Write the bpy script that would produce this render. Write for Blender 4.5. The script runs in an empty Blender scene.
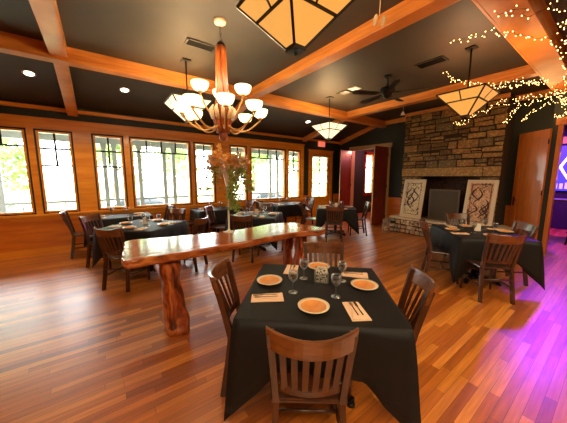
import bpy, bmesh, math, random
from mathutils import Vector, Matrix
random.seed(7)
PI = math.pi
sc = bpy.context.scene
C = sc.collection

# ------------------------------------------------------------------ camera
H_EYE = 1.6
th, pt, rl = math.radians(53.7), math.radians(7.8), math.radians(0.1)
fw = Vector((math.cos(th)*math.cos(pt), math.sin(th)*math.cos(pt), -math.sin(pt)))
rt0 = Vector((math.sin(th), -math.cos(th), 0)); up0 = rt0.cross(fw)
rt = rt0*math.cos(rl) + up0*math.sin(rl); up = rt.cross(fw)
cam_d = bpy.data.cameras.new('camera'); cam = bpy.data.objects.new('camera', cam_d); C.objects.link(cam)
M = Matrix((rt, up, -fw)).transposed().to_4x4(); M.translation = (0, 0, H_EYE)
cam.matrix_world = M
cam_d.sensor_width = 36; cam_d.lens = 36*252/567; cam_d.clip_start = 0.05; cam_d.clip_end = 300
sc.camera = cam

# ------------------------------------------------------------------ world, sun, lights, exposure
WORLD = 8.5; SUN = 6.0; FILL = 95
sc.view_settings.view_transform = 'Standard'; sc.view_settings.look = 'None'
sc.view_settings.exposure = 0.95; sc.view_settings.gamma = 1.0; sc.view_settings.use_curve_mapping = False
w = bpy.data.worlds.new('sky'); sc.world = w; w.use_nodes = True
bg = w.node_tree.nodes['Background']; bg.inputs[0].default_value = (0.93, 0.97, 1.0, 1); bg.inputs[1].default_value = WORLD
def light(kind, name, loc, energy, col, rot=(0,0,0), **kw):
    d = bpy.data.lights.new(name, kind); d.energy = energy; d.color = col
    for k, v in kw.items(): setattr(d, k, v)
    o = bpy.data.objects.new(name, d); o.location = loc; o.rotation_euler = rot; C.objects.link(o); return o
s = light('SUN', 'sun', (0,-5,20), SUN, (1,.97,.9)); s.data.angle = .02
s.rotation_euler = Vector((.35, .55, -.75)).to_track_quat('-Z','Y').to_euler()
WARM = (1.0, .66, .34); WARM2 = (1.0, .74, .45)
# warm fill lights added out of view, behind and beside the camera
light('AREA', 'unseen_fill_light', (-.8,-1.2,3.35), FILL, WARM2, shape='RECTANGLE', size=2.2, size_y=1.6)
light('AREA', 'unseen_fill_light', (3.6,-1.6,3.35), FILL*.9, WARM2, shape='RECTANGLE', size=2.6, size_y=1.4)
# daylight comes through the window openings: portals only guide the sky light
for x0, x1 in ((-2.4,-.37),(0,2.7),(3.2,5.86),(6.49,7.27)):
    p = light('AREA', 'window_portal', ((x0+x1)/2, 7.2, 1.68), 1, (1,1,1), (PI/2,0,0), shape='RECTANGLE', size=x1-x0, size_y=1.65)
    p.rotation_euler = (-PI/2,0,0); p.data.cycles.is_portal = True
# purple stage lights of the bar room on the right
light('AREA', 'purple_stage_light', (9.7,1.7,3.1), 190, (.38,.03,1.0), shape='DISK', size=.5)
light('SPOT', 'purple_stage_spot', (8.35,.97,3.05), 750, (.34,.01,1.0), Vector((-3.3,-1.1,-3.05)).to_track_quat('-Z','Y').to_euler(), spot_size=math.radians(74), spot_blend=1.0, shadow_soft_size=.22)
light('POINT', 'hall_lamp', (9.3,5.6,2.7), 60, (1,.32,.2), shadow_soft_size=.1)

# ------------------------------------------------------------------ helpers
def srgb(*c): return tuple((x/255/12.92 if x/255 <= .04045 else ((x/255+.055)/1.055)**2.4) for x in c)+(1,)
MATS = {}
def mat(name, col, rough=.5, metal=0, emit=None, es=0, coat=0, trans=0, spec=None, sheen=0, ior=None):
    m = bpy.data.materials.new(name); m.use_nodes = True; b = m.node_tree.nodes['Principled BSDF']
    b.inputs['Base Color'].default_value = col if len(col) == 4 else (*col, 1)
    b.inputs['Roughness'].default_value = rough; b.inputs['Metallic'].default_value = metal
    if emit: b.inputs['Emission Color'].default_value = (*emit[:3], 1); b.inputs['Emission Strength'].default_value = es
    if coat: b.inputs['Coat Weight'].default_value = coat; b.inputs['Coat Roughness'].default_value = .12
    if trans: b.inputs['Transmission Weight'].default_value = trans
    if spec is not None: b.inputs['Specular IOR Level'].default_value = spec
    if sheen: b.inputs['Sheen Weight'].default_value = sheen; b.inputs['Sheen Roughness'].default_value = .4
    if ior: b.inputs['IOR'].default_value = ior
    MATS[name] = m; return m
def noisy(name, stops, scale=(4,4,4), nscale=1.0, detail=4, bump=.0, rough=.5, coat=0, kind='noise', bscale=None, sheen=0, spec=None, dist=0):
    m = mat(name, (.5,.5,.5,1), rough, coat=coat, sheen=sheen, spec=spec); nt = m.node_tree; N = nt.nodes; L = nt.links; b = N['Principled BSDF']
    tc = N.new('ShaderNodeTexCoord'); mp = N.new('ShaderNodeMapping'); mp.inputs['Scale'].default_value = scale
    L.new(tc.outputs['Object'], mp.inputs[0])
    if kind == 'noise':
        t = N.new('ShaderNodeTexNoise'); t.inputs['Scale'].default_value = nscale; t.inputs['Detail'].default_value = detail; t.inputs['Distortion'].default_value = dist; out = t.outputs[0]
    else:
        t = N.new('ShaderNodeTexVoronoi'); t.inputs['Scale'].default_value = nscale; out = t.outputs['Distance']
    L.new(mp.outputs[0], t.inputs['Vector'])
    r = N.new('ShaderNodeValToRGB'); e = r.color_ramp.elements
    while len(e) < len(stops): e.new(.5)
    for i, (p, c) in enumerate(stops): e[i].position = p; e[i].color = c
    L.new(out, r.inputs[0]); L.new(r.outputs[0], b.inputs['Base Color'])
    if bump:
        bp = N.new('ShaderNodeBump'); bp.inputs['Strength'].default_value = bump; bp.inputs['Distance'].default_value = .01
        L.new(out, bp.inputs['Height']); L.new(bp.outputs[0], b.inputs['Normal'])
    return m
def wood(name, c1, c2, rough=.4, scale=(1,18,18), coat=0, bump=.15):
    return noisy(name, [(.3, c1), (.7, c2)], scale, 1.6, 5, bump, rough, coat)
def new(): return bmesh.new()
def box(bm, x0, x1, y0, y1, z0, z1, mi=0, M=None):
    vs = [bm.verts.new((x,y,z)) for x in (x0,x1) for y in (y0,y1) for z in (z0,z1)]
    if M: bmesh.ops.transform(bm, matrix=M, verts=vs)
    for f in ((0,1,3,2),(4,6,7,5),(0,4,5,1),(2,3,7,6),(0,2,6,4),(1,5,7,3)):
        fc = bm.faces.new([vs[i] for i in f]); fc.material_index = mi
    return vs
def bar(bm, a, b, w, h, upv=(0,0,1), mi=0):
    a, b = Vector(a), Vector(b); d = (b-a).normalized(); u = Vector(upv)
    s = d.cross(u)
    if s.length < 1e-4: s = d.cross(Vector((0,1,0)))
    s.normalize(); t = s.cross(d)
    vs = [bm.verts.new(p + s*i*w/2 + t*j*h/2) for p in (a,b) for i,j in ((-1,-1),(1,-1),(1,1),(-1,1))]
    for f in ((3,2,1,0),(4,5,6,7),(0,1,5,4),(1,2,6,5),(2,3,7,6),(3,0,4,7)):
        bm.faces.new([vs[i] for i in f]).material_index = mi
def tube(bm, pts, rad, n=8, cap=True, smooth=True, mi=0):
    pts = [Vector(p) for p in pts]; rs = rad if isinstance(rad, (list, tuple)) else [rad]*len(pts)
    rings = []; prev = None
    for i, p in enumerate(pts):
        d = (pts[min(i+1,len(pts)-1)] - pts[max(i-1,0)]).normalized()
        if prev is None:
            s = d.cross(Vector((0,0,1)));
            if s.length < 1e-3: s = Vector((1,0,0))
        else: s = prev - d*prev.dot(d)
        s.normalize(); prev = s; t = d.cross(s)
        rings.append([bm.verts.new(p + (s*math.cos(2*PI*k/n)+t*math.sin(2*PI*k/n))*rs[i]) for k in range(n)])
    for a, b in zip(rings, rings[1:]):
        for k in range(n):
            f = bm.faces.new((a[k], a[(k+1)%n], b[(k+1)%n], b[k])); f.smooth = smooth; f.material_index = mi
    if cap:
        bm.faces.new(rings[0][::-1]).material_index = mi; bm.faces.new(rings[-1]).material_index = mi
def lathe(bm, prof, n=20, c=(0,0,0), smooth=True, mi=0):
    c = Vector(c); rings = []
    for r, z in prof:
        if r < 1e-5: rings.append([bm.verts.new(c+Vector((0,0,z)))])
        else: rings.append([bm.verts.new(c+Vector((r*math.cos(2*PI*k/n), r*math.sin(2*PI*k/n), z))) for k in range(n)])
    for a, b in zip(rings, rings[1:]):
        for k in range(n):
            q = [a[0]] if len(a) == 1 else [a[k], a[(k+1)%n]]
            q += [b[0]] if len(b) == 1 else [b[(k+1)%n], b[k]]
            if len(q) > 2:
                f = bm.faces.new(q); f.smooth = smooth; f.material_index = mi
def poly_prism(bm, pts, z0, z1, mi=0):
    a = [bm.verts.new((x,y,z0)) for x,y in pts]; b = [bm.verts.new((x,y,z1)) for x,y in pts]; n = len(pts)
    bm.faces.new(a[::-1]).material_index = mi; bm.faces.new(b).material_index = mi
    for k in range(n): bm.faces.new((a[k], a[(k+1)%n], b[(k+1)%n], b[k])).material_index = mi
def obj(name, bm, m, parent=None, bevel=0, fix=True):
    if fix: bmesh.ops.recalc_face_normals(bm, faces=bm.faces)
    me = bpy.data.meshes.new(name); bm.to_mesh(me); bm.free()
    for x in (m if isinstance(m, (list, tuple)) else [m]): me.materials.append(x)
    o = bpy.data.objects.new(name, me); C.objects.link(o)
    if parent: o.parent = parent
    if bevel:
        b = o.modifiers.new('bevel', 'BEVEL'); b.width = bevel; b.segments = 2; b.limit_method = 'ANGLE'
    return o
def tag(o, label=None, cat=None, group=None, kind=None):
    if label: o['label'] = label
    if cat: o['category'] = cat
    if group: o['group'] = group
    if kind: o['kind'] = kind
    return o
def thing(name, label, cat, loc=(0,0,0), rz=0, group=None):
    o = bpy.data.objects.new(name, None); C.objects.link(o); o.empty_display_size = .1
    o.location = loc; o.rotation_euler = (0,0,rz); return tag(o, label, cat, group)
def struct(name, bm, m, parent=None, bevel=0):
    o = obj(name, bm, m, parent, bevel)
    if not parent: o['kind'] = 'structure'
    return o
def dup(root, label=None, loc=None, rz=None, group=None, name=None):
    def cp(o, par):
        c = o.copy(); C.objects.link(c)
        if par: c.parent = par
        for ch in [q for q in KIDS.get(o.name, [])]: cp(ch, c)
        return c
    r = cp(root, None)
    if label: r['label'] = label
    if loc is not None: r.location = loc
    if rz is not None: r.rotation_euler = (0,0,rz)
    if group: r['group'] = group
    return r
KIDS = {}
def index_kids(root):
    for o in [root]+list(root.children_recursive): KIDS[o.name] = list(o.children)
    return root
def R(d): return math.radians(d)

# ------------------------------------------------------------------ materials
M_trim = wood('orange_trim_wood', srgb(224,130,22), srgb(246,164,46), .36, (1,1,9), coat=.3)
M_panel = wood('wainscot_wood', srgb(200,102,14), srgb(230,134,30), .36, (1,1,7), coat=.3)
M_beam = wood('beam_wood', srgb(196,112,36), srgb(230,154,70), .42, (1.2,1.2,14), coat=.2)
M_door = wood('door_wood', srgb(166,88,22), srgb(190,108,34), .42, (9,9,.8), coat=.3)
M_reddoor = wood('red_door_wood', srgb(112,36,16), srgb(142,52,24), .42, (9,9,.8), coat=.3)
M_cream = mat('cream_trim_paint', srgb(196,160,112), .5)
M_ceil = noisy('bronze_ceiling_paint', [(.3, srgb(56,50,41)), (.7, srgb(63,56,46))], (1,1,1), 2, 2, .02, .62)
M_green = noisy('dark_green_wall_paint', [(.3, srgb(33,41,33)), (.7, srgb(40,48,38))], (1,1,1), 3, 3, .05, .6)
M_darkwall = mat('dark_wall_paint', srgb(40,30,22), .6)
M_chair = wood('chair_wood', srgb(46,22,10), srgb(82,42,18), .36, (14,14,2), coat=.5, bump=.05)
M_chairback = wood('chair_wood_highlit', srgb(80,42,16), srgb(130,76,34), .32, (3,16,16), coat=.5, bump=.05)  # lighter copy of the chair wood, paints highlights onto the top rails
M_slab = noisy('slab_wood', [(.3, srgb(70,28,10)), (.5, srgb(160,80,32)), (.7, srgb(206,124,60))], (1.6,6,6), 1.5, 6, .5, .16, .8, dist=1.4)
M_trunk = noisy('trunk_wood', [(.36, srgb(70,26,10)), (.5, srgb(150,66,28)), (.64, srgb(206,120,60))], (7,7,1.4), 1.5, 6, 1.0, .3, .5, dist=1.6)
M_black = mat('black_metal', (.012,.011,.01), .4, .6)
M_bronze = mat('dark_bronze', (.03,.02,.014), .4, .7)
M_cloth = noisy('black_cloth', [(.3, srgb(15,14,14)), (.7, srgb(22,21,20))], (60,60,60), 3, 2, .15, .6, sheen=.03, spec=.3)
M_plate = noisy('terracotta_plate', [(.3, srgb(206,130,62)), (.7, srgb(226,156,88))], (8,8,8), 2, 3, 0, .35, .3)
M_rim = mat('cream_plate_rim', srgb(226,206,170), .35, coat=.3)
M_napkin = noisy('napkin_linen', [(.3, srgb(232,192,154)), (.7, srgb(244,212,180))], (90,90,90), 3, 2, .1, .8)
M_white = mat('white_linen', srgb(230,222,206), .7)
M_silver = mat('cutlery_steel', (.62,.6,.56), .25, 1)
M_glass = mat('clear_glass', (1,1,1,1), 0)
_n = M_glass.node_tree; _tr = _n.nodes.new('ShaderNodeBsdfTransparent'); _tr.inputs[0].default_value = (.90,.91,.90,1); _gl = _n.nodes.new('ShaderNodeBsdfGlossy'); _gl.inputs['Roughness'].default_value = .28
_fr = _n.nodes.new('ShaderNodeLayerWeight'); _fr.inputs[0].default_value = .4; _ms = _n.nodes.new('ShaderNodeMixShader')
_n.links.new(_fr.outputs[1], _ms.inputs[0]); _n.links.new(_tr.outputs[0], _ms.inputs[1]); _n.links.new(_gl.outputs[0], _ms.inputs[2]); _n.links.new(_ms.outputs[0], _n.nodes['Material Output'].inputs[0])
M_pane = mat('window_glass', (1,1,1,1), 0)
_n = M_pane.node_tree; _tr = _n.nodes.new('ShaderNodeBsdfTransparent'); _tr.inputs[0].default_value = (.97,.98,.97,1); _gl = _n.nodes.new('ShaderNodeBsdfGlossy'); _gl.inputs['Roughness'].default_value = 0
_fr = _n.nodes.new('ShaderNodeLayerWeight'); _fr.inputs[0].default_value = .04; _ms = _n.nodes.new('ShaderNodeMixShader')
_n.links.new(_fr.outputs[1], _ms.inputs[0]); _n.links.new(_tr.outputs[0], _ms.inputs[1]); _n.links.new(_gl.outputs[0], _ms.inputs[2]); _n.links.new(_ms.outputs[0], _n.nodes['Material Output'].inputs[0])
M_bowl = mat('alabaster_glass', srgb(250,226,180), .4, emit=(1,.72,.36), es=1.7)
M_lampglass = noisy('amber_art_glass', [(.3, srgb(168,86,16)), (.7, srgb(190,106,26))], (2,2,2), 2, 3, 0, .35)
_b = M_lampglass.node_tree.nodes['Principled BSDF']; _b.inputs['Emission Color'].default_value = (1,.50,.10,1); _b.inputs['Emission Strength'].default_value = .4
M_lampglass2 = mat('cream_art_glass', srgb(252,232,190), .35, emit=(1,.80,.5), es=.7)
M_antler = noisy('carved_column_wood', [(.3, srgb(118,50,14)), (.7, srgb(186,98,36))], (14,14,2), 2, 4, .4, .4, .2)
M_brass = mat('antique_gold', srgb(206,158,90), .35, .5)
M_disc = mat('downlight_lens', (1,1,1,1), .5, emit=(1,.86,.62), es=9)
M_vent = mat('vent_metal', srgb(52,46,36), .5)
M_bulb = mat('fairy_bulb', (1,.8,.4,1), .3, emit=(1,.52,.16), es=9)
M_wire = mat('thin_wire', (.02,.015,.01), .5)
M_exit = mat('exit_sign_face', srgb(200,110,80), .5, emit=(1,.25,.14), es=.35)
M_exitr = mat('exit_sign_letters', srgb(200,30,20), .5, emit=(1,.08,.04), es=.9)
M_leaf = noisy('tree_leaves', [(.3, srgb(112,140,70)), (.7, srgb(150,172,98))], (1,1,1), 2, 3, 0, .6)
M_leaf2 = noisy('bright_tree_leaves', [(.3, srgb(136,160,92)), (.7, srgb(172,190,128))], (1,1,1), 2, 3, 0, .6)
M_bark = noisy('bark', [(.3, srgb(90,72,54)), (.7, srgb(130,110,88))], (4,4,1), 3, 4, .5, .9)
M_grass = noisy('lawn', [(.3, srgb(140,150,104)), (.7, srgb(168,176,132))], (1,1,1), 3, 5, .2, .9)
M_porch = noisy('porch_paint', [(.3, srgb(186,190,184)), (.7, srgb(204,208,200))], (2,2,2), 2, 2, 0, .6)
M_deck = wood('porch_deck', srgb(120,110,100), srgb(150,140,128), .7, (1,9,9))
M_car = [mat('silver_car_paint', srgb(150,156,166), .25, .5, coat=1), mat('dark_car_paint', srgb(70,76,88), .25, .4, coat=1), mat('white_car_paint', srgb(225,228,232), .25, 0, coat=1)]
M_carglass = mat('car_window_glass', (.03,.035,.04,1), .05)
M_tyre = mat('tyre_rubber', (.02,.02,.02,1), .8)
M_brick = noisy('sooty_brick', [(.3, srgb(44,30,20)), (.7, srgb(80,50,30))], (6,6,14), 2, 3, .4, .85)
M_mortar = noisy('mortar', [(.3, srgb(40,29,17)), (.7, srgb(62,46,28))], (20,20,20), 2, 3, .3, .95)
def stonem(n, a, b):
    k = .95
    return noisy(n, [(.32, tuple(x*k*k for x in a[:3])+(1,)), (.5, a), (.68, b)], (9,9,13), 2.0, 7, 1.0, .85)
M_stone = [stonem('stone_tan', srgb(134,98,52), srgb(176,134,78)), stonem('stone_brown', srgb(98,70,36), srgb(146,108,60)),
           stonem('stone_gold', srgb(144,108,58), srgb(184,146,88)), stonem('stone_grey', srgb(104,84,54), srgb(144,118,78)), M_mortar]
M_river = [stonem('river_cream', srgb(196,178,150), srgb(226,212,186)), stonem('river_tan', srgb(168,146,116), srgb(206,186,154)),
           stonem('river_grey', srgb(140,132,120), srgb(188,180,166)), stonem('river_pink', srgb(186,154,128), srgb(214,186,158)), mat('river_mortar', srgb(52,42,34), .95)]

# floor planks
M_floor = mat('plank_floor', (.3,.12,.03,1), .2, coat=.3); nt = M_floor.node_tree; N = nt.nodes; L = nt.links
N['Principled BSDF'].inputs['Coat Roughness'].default_value = .38; N['Principled BSDF'].inputs['Coat Weight'].default_value = .9
tc = N.new('ShaderNodeTexCoord')
br = N.new('ShaderNodeTexBrick'); br.offset = 0; br.offset_frequency = 1; br.squash = 1
for k, v in (('Scale',1.0),('Brick Width',1.0),('Row Height',.064),('Mortar Size',.0012),('Mortar Smooth',.2),('Bias',0)): br.inputs[k].default_value = v
br.inputs['Color1'].default_value = (0,0,0,1); br.inputs['Color2'].default_value = (1,1,1,1); br.inputs['Mortar'].default_value = (.0,.0,.0,1)
sx_ = N.new('ShaderNodeSeparateXYZ'); L.new(tc.outputs['Object'], sx_.inputs[0])
dv_ = N.new('ShaderNodeMath'); dv_.operation = 'DIVIDE'; dv_.inputs[1].default_value = .064; L.new(sx_.outputs[1], dv_.inputs[0])
fl_ = N.new('ShaderNodeMath'); fl_.operation = 'FLOOR'; L.new(dv_.outputs[0], fl_.inputs[0])
wn_ = N.new('ShaderNodeTexWhiteNoise'); wn_.noise_dimensions = '1D'; L.new(fl_.outputs[0], wn_.inputs['W'])
ad_ = N.new('ShaderNodeMath'); ad_.operation = 'MULTIPLY_ADD'; ad_.inputs[1].default_value = 7.3; L.new(wn_.outputs[0], ad_.inputs[0]); L.new(sx_.outputs[0], ad_.inputs[2])
cb_ = N.new('ShaderNodeCombineXYZ'); L.new(ad_.outputs[0], cb_.inputs[0]); L.new(sx_.outputs[1], cb_.inputs[1])
L.new(cb_.outputs[0], br.inputs['Vector'])
rp = N.new('ShaderNodeValToRGB'); e = rp.color_ramp.elements; e[0].color = srgb(150,76,18); e[1].color = srgb(228,146,56); m_ = e.new(.5); m_.color = srgb(192,106,30)
L.new(br.outputs['Color'], rp.inputs[0])
mp = N.new('ShaderNodeMapping'); mp.inputs['Scale'].default_value = (1.5,22,1); L.new(tc.outputs['Object'], mp.inputs[0])
nz = N.new('ShaderNodeTexNoise'); nz.inputs['Scale'].default_value = 1.6; nz.inputs['Detail'].default_value = 6; L.new(mp.outputs[0], nz.inputs['Vector'])
mx = N.new('ShaderNodeMix'); mx.data_type = 'RGBA'; mx.blend_type = 'MULTIPLY'; mx.inputs[0].default_value = .55
r2 = N.new('ShaderNodeValToRGB'); r2.color_ramp.elements[0].color = (.45,.4,.35,1); r2.color_ramp.elements[1].color = (1.2,1.2,1.2,1); r2.color_ramp.elements[0].position = .3; r2.color_ramp.elements[1].position = .7
L.new(nz.outputs[0], r2.inputs[0]); L.new(rp.outputs[0], mx.inputs[6]); L.new(r2.outputs[0], mx.inputs[7])
mx2 = N.new('ShaderNodeMix'); mx2.data_type = 'RGBA'; mx2.inputs[7].default_value = srgb(46,20,8)
L.new(br.outputs['Fac'], mx2.inputs[0]); L.new(mx.outputs[2], mx2.inputs[6]); L.new(mx2.outputs[2], N['Principled BSDF'].inputs['Base Color'])
n3 = N.new('ShaderNodeTexNoise'); n3.inputs['Scale'].default_value = 1.4; n3.inputs['Detail'].default_value = 3; L.new(tc.outputs['Object'], n3.inputs['Vector'])
mr = N.new('ShaderNodeMapRange'); mr.inputs[3].default_value = .27; mr.inputs[4].default_value = .42; L.new(n3.outputs[0], mr.inputs[0]); L.new(mr.outputs[0], N['Principled BSDF'].inputs['Roughness'])
bp = N.new('ShaderNodeBump'); bp.inputs['Strength'].default_value = .08; bp.inputs['Distance'].default_value = .004; L.new(nz.outputs[0], bp.inputs['Height']); L.new(bp.outputs[0], N['Principled BSDF'].inputs['Normal'])

# ------------------------------------------------------------------ shell
XF = 7.95; YW = 7.0; ZC = 3.46; XB = -4.5; YB = -4.0; YN0, YN1 = -2.2, .92      # far wall, window wall, ceiling, back, right wall, bar-room opening
bm = new(); box(bm, XB-.2, 12, YB-.2, YW+.1, -.15, 0); struct('floor', bm, M_floor)
bm = new(); box(bm, XB-.2, 12, YB-.2, 5.25, ZC, ZC+.12)
# sloped bay towards the windows
vs = [(5.25,ZC),(YW+.2,2.97),(YW+.2,3.2),(5.25,ZC+.12)]
a = [bm.verts.new((XB-.2,y,z)) for y,z in vs]; b = [bm.verts.new((12,y,z)) for y,z in vs]
bm.faces.new(a); bm.faces.new(b[::-1])
for k in range(4): bm.faces.new((a[k], b[k], b[(k+1)%4], a[(k+1)%4]))
struct('ceiling', bm, M_ceil)
# window wall
WIN = [(-2.40,-1.06,'w'),(-.90,-.37,'n'),(.0,.53,'n'),(.70,2.03,'w'),(2.17,2.70,'n'),(3.20,3.72,'n'),(3.88,5.20,'w'),(5.33,5.86,'n')]
Z0, Z1 = .87, 2.50
bm = new()
openings = [(a,b,Z0,Z1) for a,b,_ in WIN] + [(6.41,7.37,0,2.42)]
xs = XB-.2
for a, b, z0, z1 in openings:
    box(bm, xs, a, YW, YW+.14, 0, 3.1)
    if z0 > 0: box(bm, a, b, YW, YW+.14, 0, z0)
    box(bm, a, b, YW, YW+.14, z1, 3.1); xs = b
hw = (9.66,10.3)
box(bm, xs, hw[0], YW, YW+.14, 0, 3.1); box(bm, *hw, YW, YW+.14, 0, .88); box(bm, *hw, YW, YW+.14, 2.6, 3.1); box(bm, hw[1], 12, YW, YW+.14, 0, 3.1)
struct('wall_windows', bm, M_green)
# orange boarding of the window wall: head board, posts, sill rail, wainscot
bm = new()
box(bm, XB, 6.02, YW-.03, YW, Z1+.03, 2.71); box(bm, XB, 6.04, YW-.045, YW, 2.71, 2.75)
struct('trim_1', bm, M_trim)
bm = new(); last = XB
for a, b, _ in WIN:
    box(bm, last, a-.03, YW-.03, YW, Z0-.02, Z1+.03); last = b+.03
box(bm, last, 6.02, YW-.03, YW, Z0-.02, Z1+.03)
struct('trim_2', bm, M_trim)
bm = new(); box(bm, XB, 6.05, YW-.08, YW, .80, .85); box(bm, XB, 6.02, YW-.03, YW, .70, .80); struct('trim_3', bm, M_trim, bevel=.006)
bm = new(); box(bm, XB, 6.27, YW-.015, YW, .14, .70)
x = XB+.4
while x < 6.0: box(bm, x, x+.09, YW-.028, YW-.015, .14, .70); x += 1.16
box(bm, 7.62, XF, YW-.015, YW, .14, .93); box(bm, 6.05, 6.27, YW-.015, YW, .7, .93)
struct('trim_4', bm, M_panel)
bm = new(); box(bm, XB, 6.27, YW-.035, YW, 0, .14); box(bm, 7.62, XF, YW-.035, YW, 0, .14); struct('baseboard_left', bm, M_trim)
bm = new(); box(bm, XB, XF, YW-.05, YW, 2.90, 2.97); struct('trim_5', bm, M_trim)
def window(k, a, b, z0, z1, kind, y=YW):
    e = bpy.data.objects.new('window_%d' % k, None); C.objects.link(e); e.location = ((a+b)/2, y, z0); e['kind'] = 'structure'
    W = (b-a)/2; Hh = z1-z0
    bm = new(); t = .035
    for x0, x1, q0, q1 in ((-W,-W+t,0,Hh),(W-t,W,0,Hh),(-W+t,W-t,0,t),(-W+t,W-t,Hh-t,Hh)): box(bm, x0, x1, -.01, .1, q0, q1)
    obj('window_frame', bm, M_trim, e)
    bm = new(); g = .018
    if kind == 'n':
        for zz in (Hh-.34, Hh-.68): box(bm, -W+t, W-t, .03, .06, zz-g, zz+g)
        box(bm, -g, g, .031, .059, Hh-.68, Hh-t)
    elif kind == 'w':
        box(bm, -W+t, W-t, .03, .06, Hh-.31-g, Hh-.31+g)
        for q in (-.5,0,.5): box(bm, q*W-g, q*W+g, .031, .059, Hh-.31, Hh-t)
    else:
        for zz in (Hh/3, 2*Hh/3): box(bm, -W+t, W-t, .03, .06, zz-g, zz+g)
        box(bm, -g, g, .031, .059, t, Hh-t)
    obj('muntin', bm, M_porch if kind == 'h' else M_bronze, e)
    bm = new(); box(bm, -W+t, W-t, .042, .048, t, Hh-t); obj('glass_pane', bm, M_pane, e)
for k, (a, b, kd) in enumerate(WIN): window(k+1, a, b, Z0, Z1, kd)
window(9, hw[0], hw[1], .88, 2.6, 'h')
# exit door
d = bpy.data.objects.new('door_1', None); C.objects.link(d); d.location = (6.89, YW, 0); d['kind'] = 'structure'
bm = new()
for x0,x1,z0,z1 in ((-.48,-.40,.01,2.42),(.38,.48,.01,2.42),(-.40,.38,2.36,2.42),(-.40,.38,.01,.86)): box(bm, x0, x1, .02, .065, z0, z1)
box(bm, -.3, .28, .012, .02, .2, .7); obj('door_leaf', bm, M_trim, d)
bm = new()
for zz in (1.36,1.86): box(bm, -.40, .38, .03, .055, zz-.012, zz+.012)
box(bm, -.022, .002, .03, .055, .86, 2.36); obj('muntin', bm, M_bronze, d)
bm = new(); box(bm, -.40, .38, .04, .046, .86, 2.36); obj('glass_pane', bm, M_pane, d)
bm = new()
box(bm, -.62, -.48, -.03, .1, 0, 2.42); box(bm, .48, .62, -.03, .1, 0, 2.42); box(bm, -.62, .62, -.031, .1, 2.42, 2.56); box(bm, -.65, .65, -.045, 0, 2.56, 2.6)
obj('door_casing', bm, M_trim, d)
bm = new(); tube(bm, [(.43,.02,.98),(.43,-.04,.98)], .022, 10); tube(bm, [(.43,-.04,.98),(.36,-.05,.98)], .01, 8); obj('door_handle', bm, M_silver, d)

# far wall (X = XF): double doorway, chimney, bar-room opening
bm = new()
for y0,y1,z0,z1 in ((6.40,7.14,0,3.5),(4.87,6.40,2.62,3.5),(1.05,4.87,0,3.5)): box(bm, XF, XF+.14, y0, y1, z0, z1)
struct('wall_far', bm, M_green)
bm = new()   # wall with the bar-room opening stands a little nearer
XR = 7.42
box(bm, XR, XR+.12, .94, 1.03, 0, 3.46); box(bm, XR, XR+.12, YN0, .94, 2.62, 3.46); box(bm, XR, XR+.12, YB, YN0, 0, 3.46); box(bm, XR+.12, XF+.1, .94, 1.03, 0, 3.46)
struct('wall_bar_room', bm, M_green)
bm = new(); box(bm, XF-.02, XF, 4.10, 4.80, 0, .93); box(bm, XF-.02, XF, 6.47, YW-.02, 0, .93); box(bm, XF-.02, XF, 1.07, 1.70, 0, .93)
box(bm, XF-.035, XF-.02, 4.10, 4.80, .89, .93); box(bm, XF-.035, XF-.02, 6.47, YW-.02, .89, .93)
struct('trim_6', bm, M_panel)
bm = new(); box(bm, XF-.04, XF, 4.1, 4.8, 0, .13); box(bm, XF-.04, XF, 6.47, YW-.04, 0, .13); struct('baseboard_far', bm, M_trim)
bm = new()
box(bm, XF-.03, XF+.15, 4.80, 4.90, 0, 2.6); box(bm, XF-.03, XF+.15, 6.37, 6.47, 0, 2.6); box(bm, XF-.04, XF+.15, 4.76, 6.50, 2.6, 2.73)
struct('trim_7', bm, M_cream)
def leaf(name, a, b, h, m, mi_edge, handle_at=.93, flip=1):
    a, b = Vector(a), Vector(b); d_ = b-a; Lw = d_.length; ang = math.atan2(d_.y, d_.x)
    e = bpy.data.objects.new(name, None); C.objects.link(e); e.location = (a.x,a.y,.01); e.rotation_euler = (0,0,ang); e['kind'] = 'structure'
    bm = new(); s_ = .11; rails = [(0,.22),(.98,1.10),(h-.62,h-.54),(h-.13,h)]
    box(bm, 0, s_, -.02, .02, 0, h); box(bm, Lw-s_, Lw, -.02, .02, 0, h)
    for z0,z1 in rails: box(bm, s_, Lw-s_, -.02, .02, z0, z1)
    box(bm, s_, Lw-s_, -.009, .009, .2, h-.1); obj('door_panel', bm, m, e)
    bm = new(); box(bm, Lw, Lw+.006, -.02, .02, 0, h); o = obj('door_edge', bm, mi_edge, e); o['label'] = 'door edge coloured pale as if lit'  # light catching the door edge is put into its cream colour
    bm = new(); x = Lw*handle_at
    for sg in (-1,1):
        box(bm, x-.02, x+.02, sg*.02-.003, sg*.02+.003, .95, 1.15); tube(bm, [(x,sg*.023,1.08),(x,sg*.06,1.08),(x-.1,sg*.065,1.08)], .009, 8)
    obj('door_handle', bm, M_black, e)
    bm = new()
    for z in (.25, h/2, h-.25): tube(bm, [(0,.022*flip,z-.05),(0,.022*flip,z+.05)], .012, 8)
    obj('hinge', bm, M_bronze, e)
    return e
leaf('door_2', (XF-.03,6.40), (7.23,6.33), 2.58, M_reddoor, M_cream)
leaf('door_3', (XF-.03,4.89), (7.19,4.90), 2.58, M_reddoor, M_cream)
leaf('door_4', (7.32,1.02), (7.74,1.55), 2.55, M_door, M_cream)
bm = new(); box(bm, XR-.03, XR+.14, .87, .94, 0, 2.62); box(bm, XR-.04, XR+.14, YN0, .98, 2.62, 2.76); struct('trim_8', bm, M_door)
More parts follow.
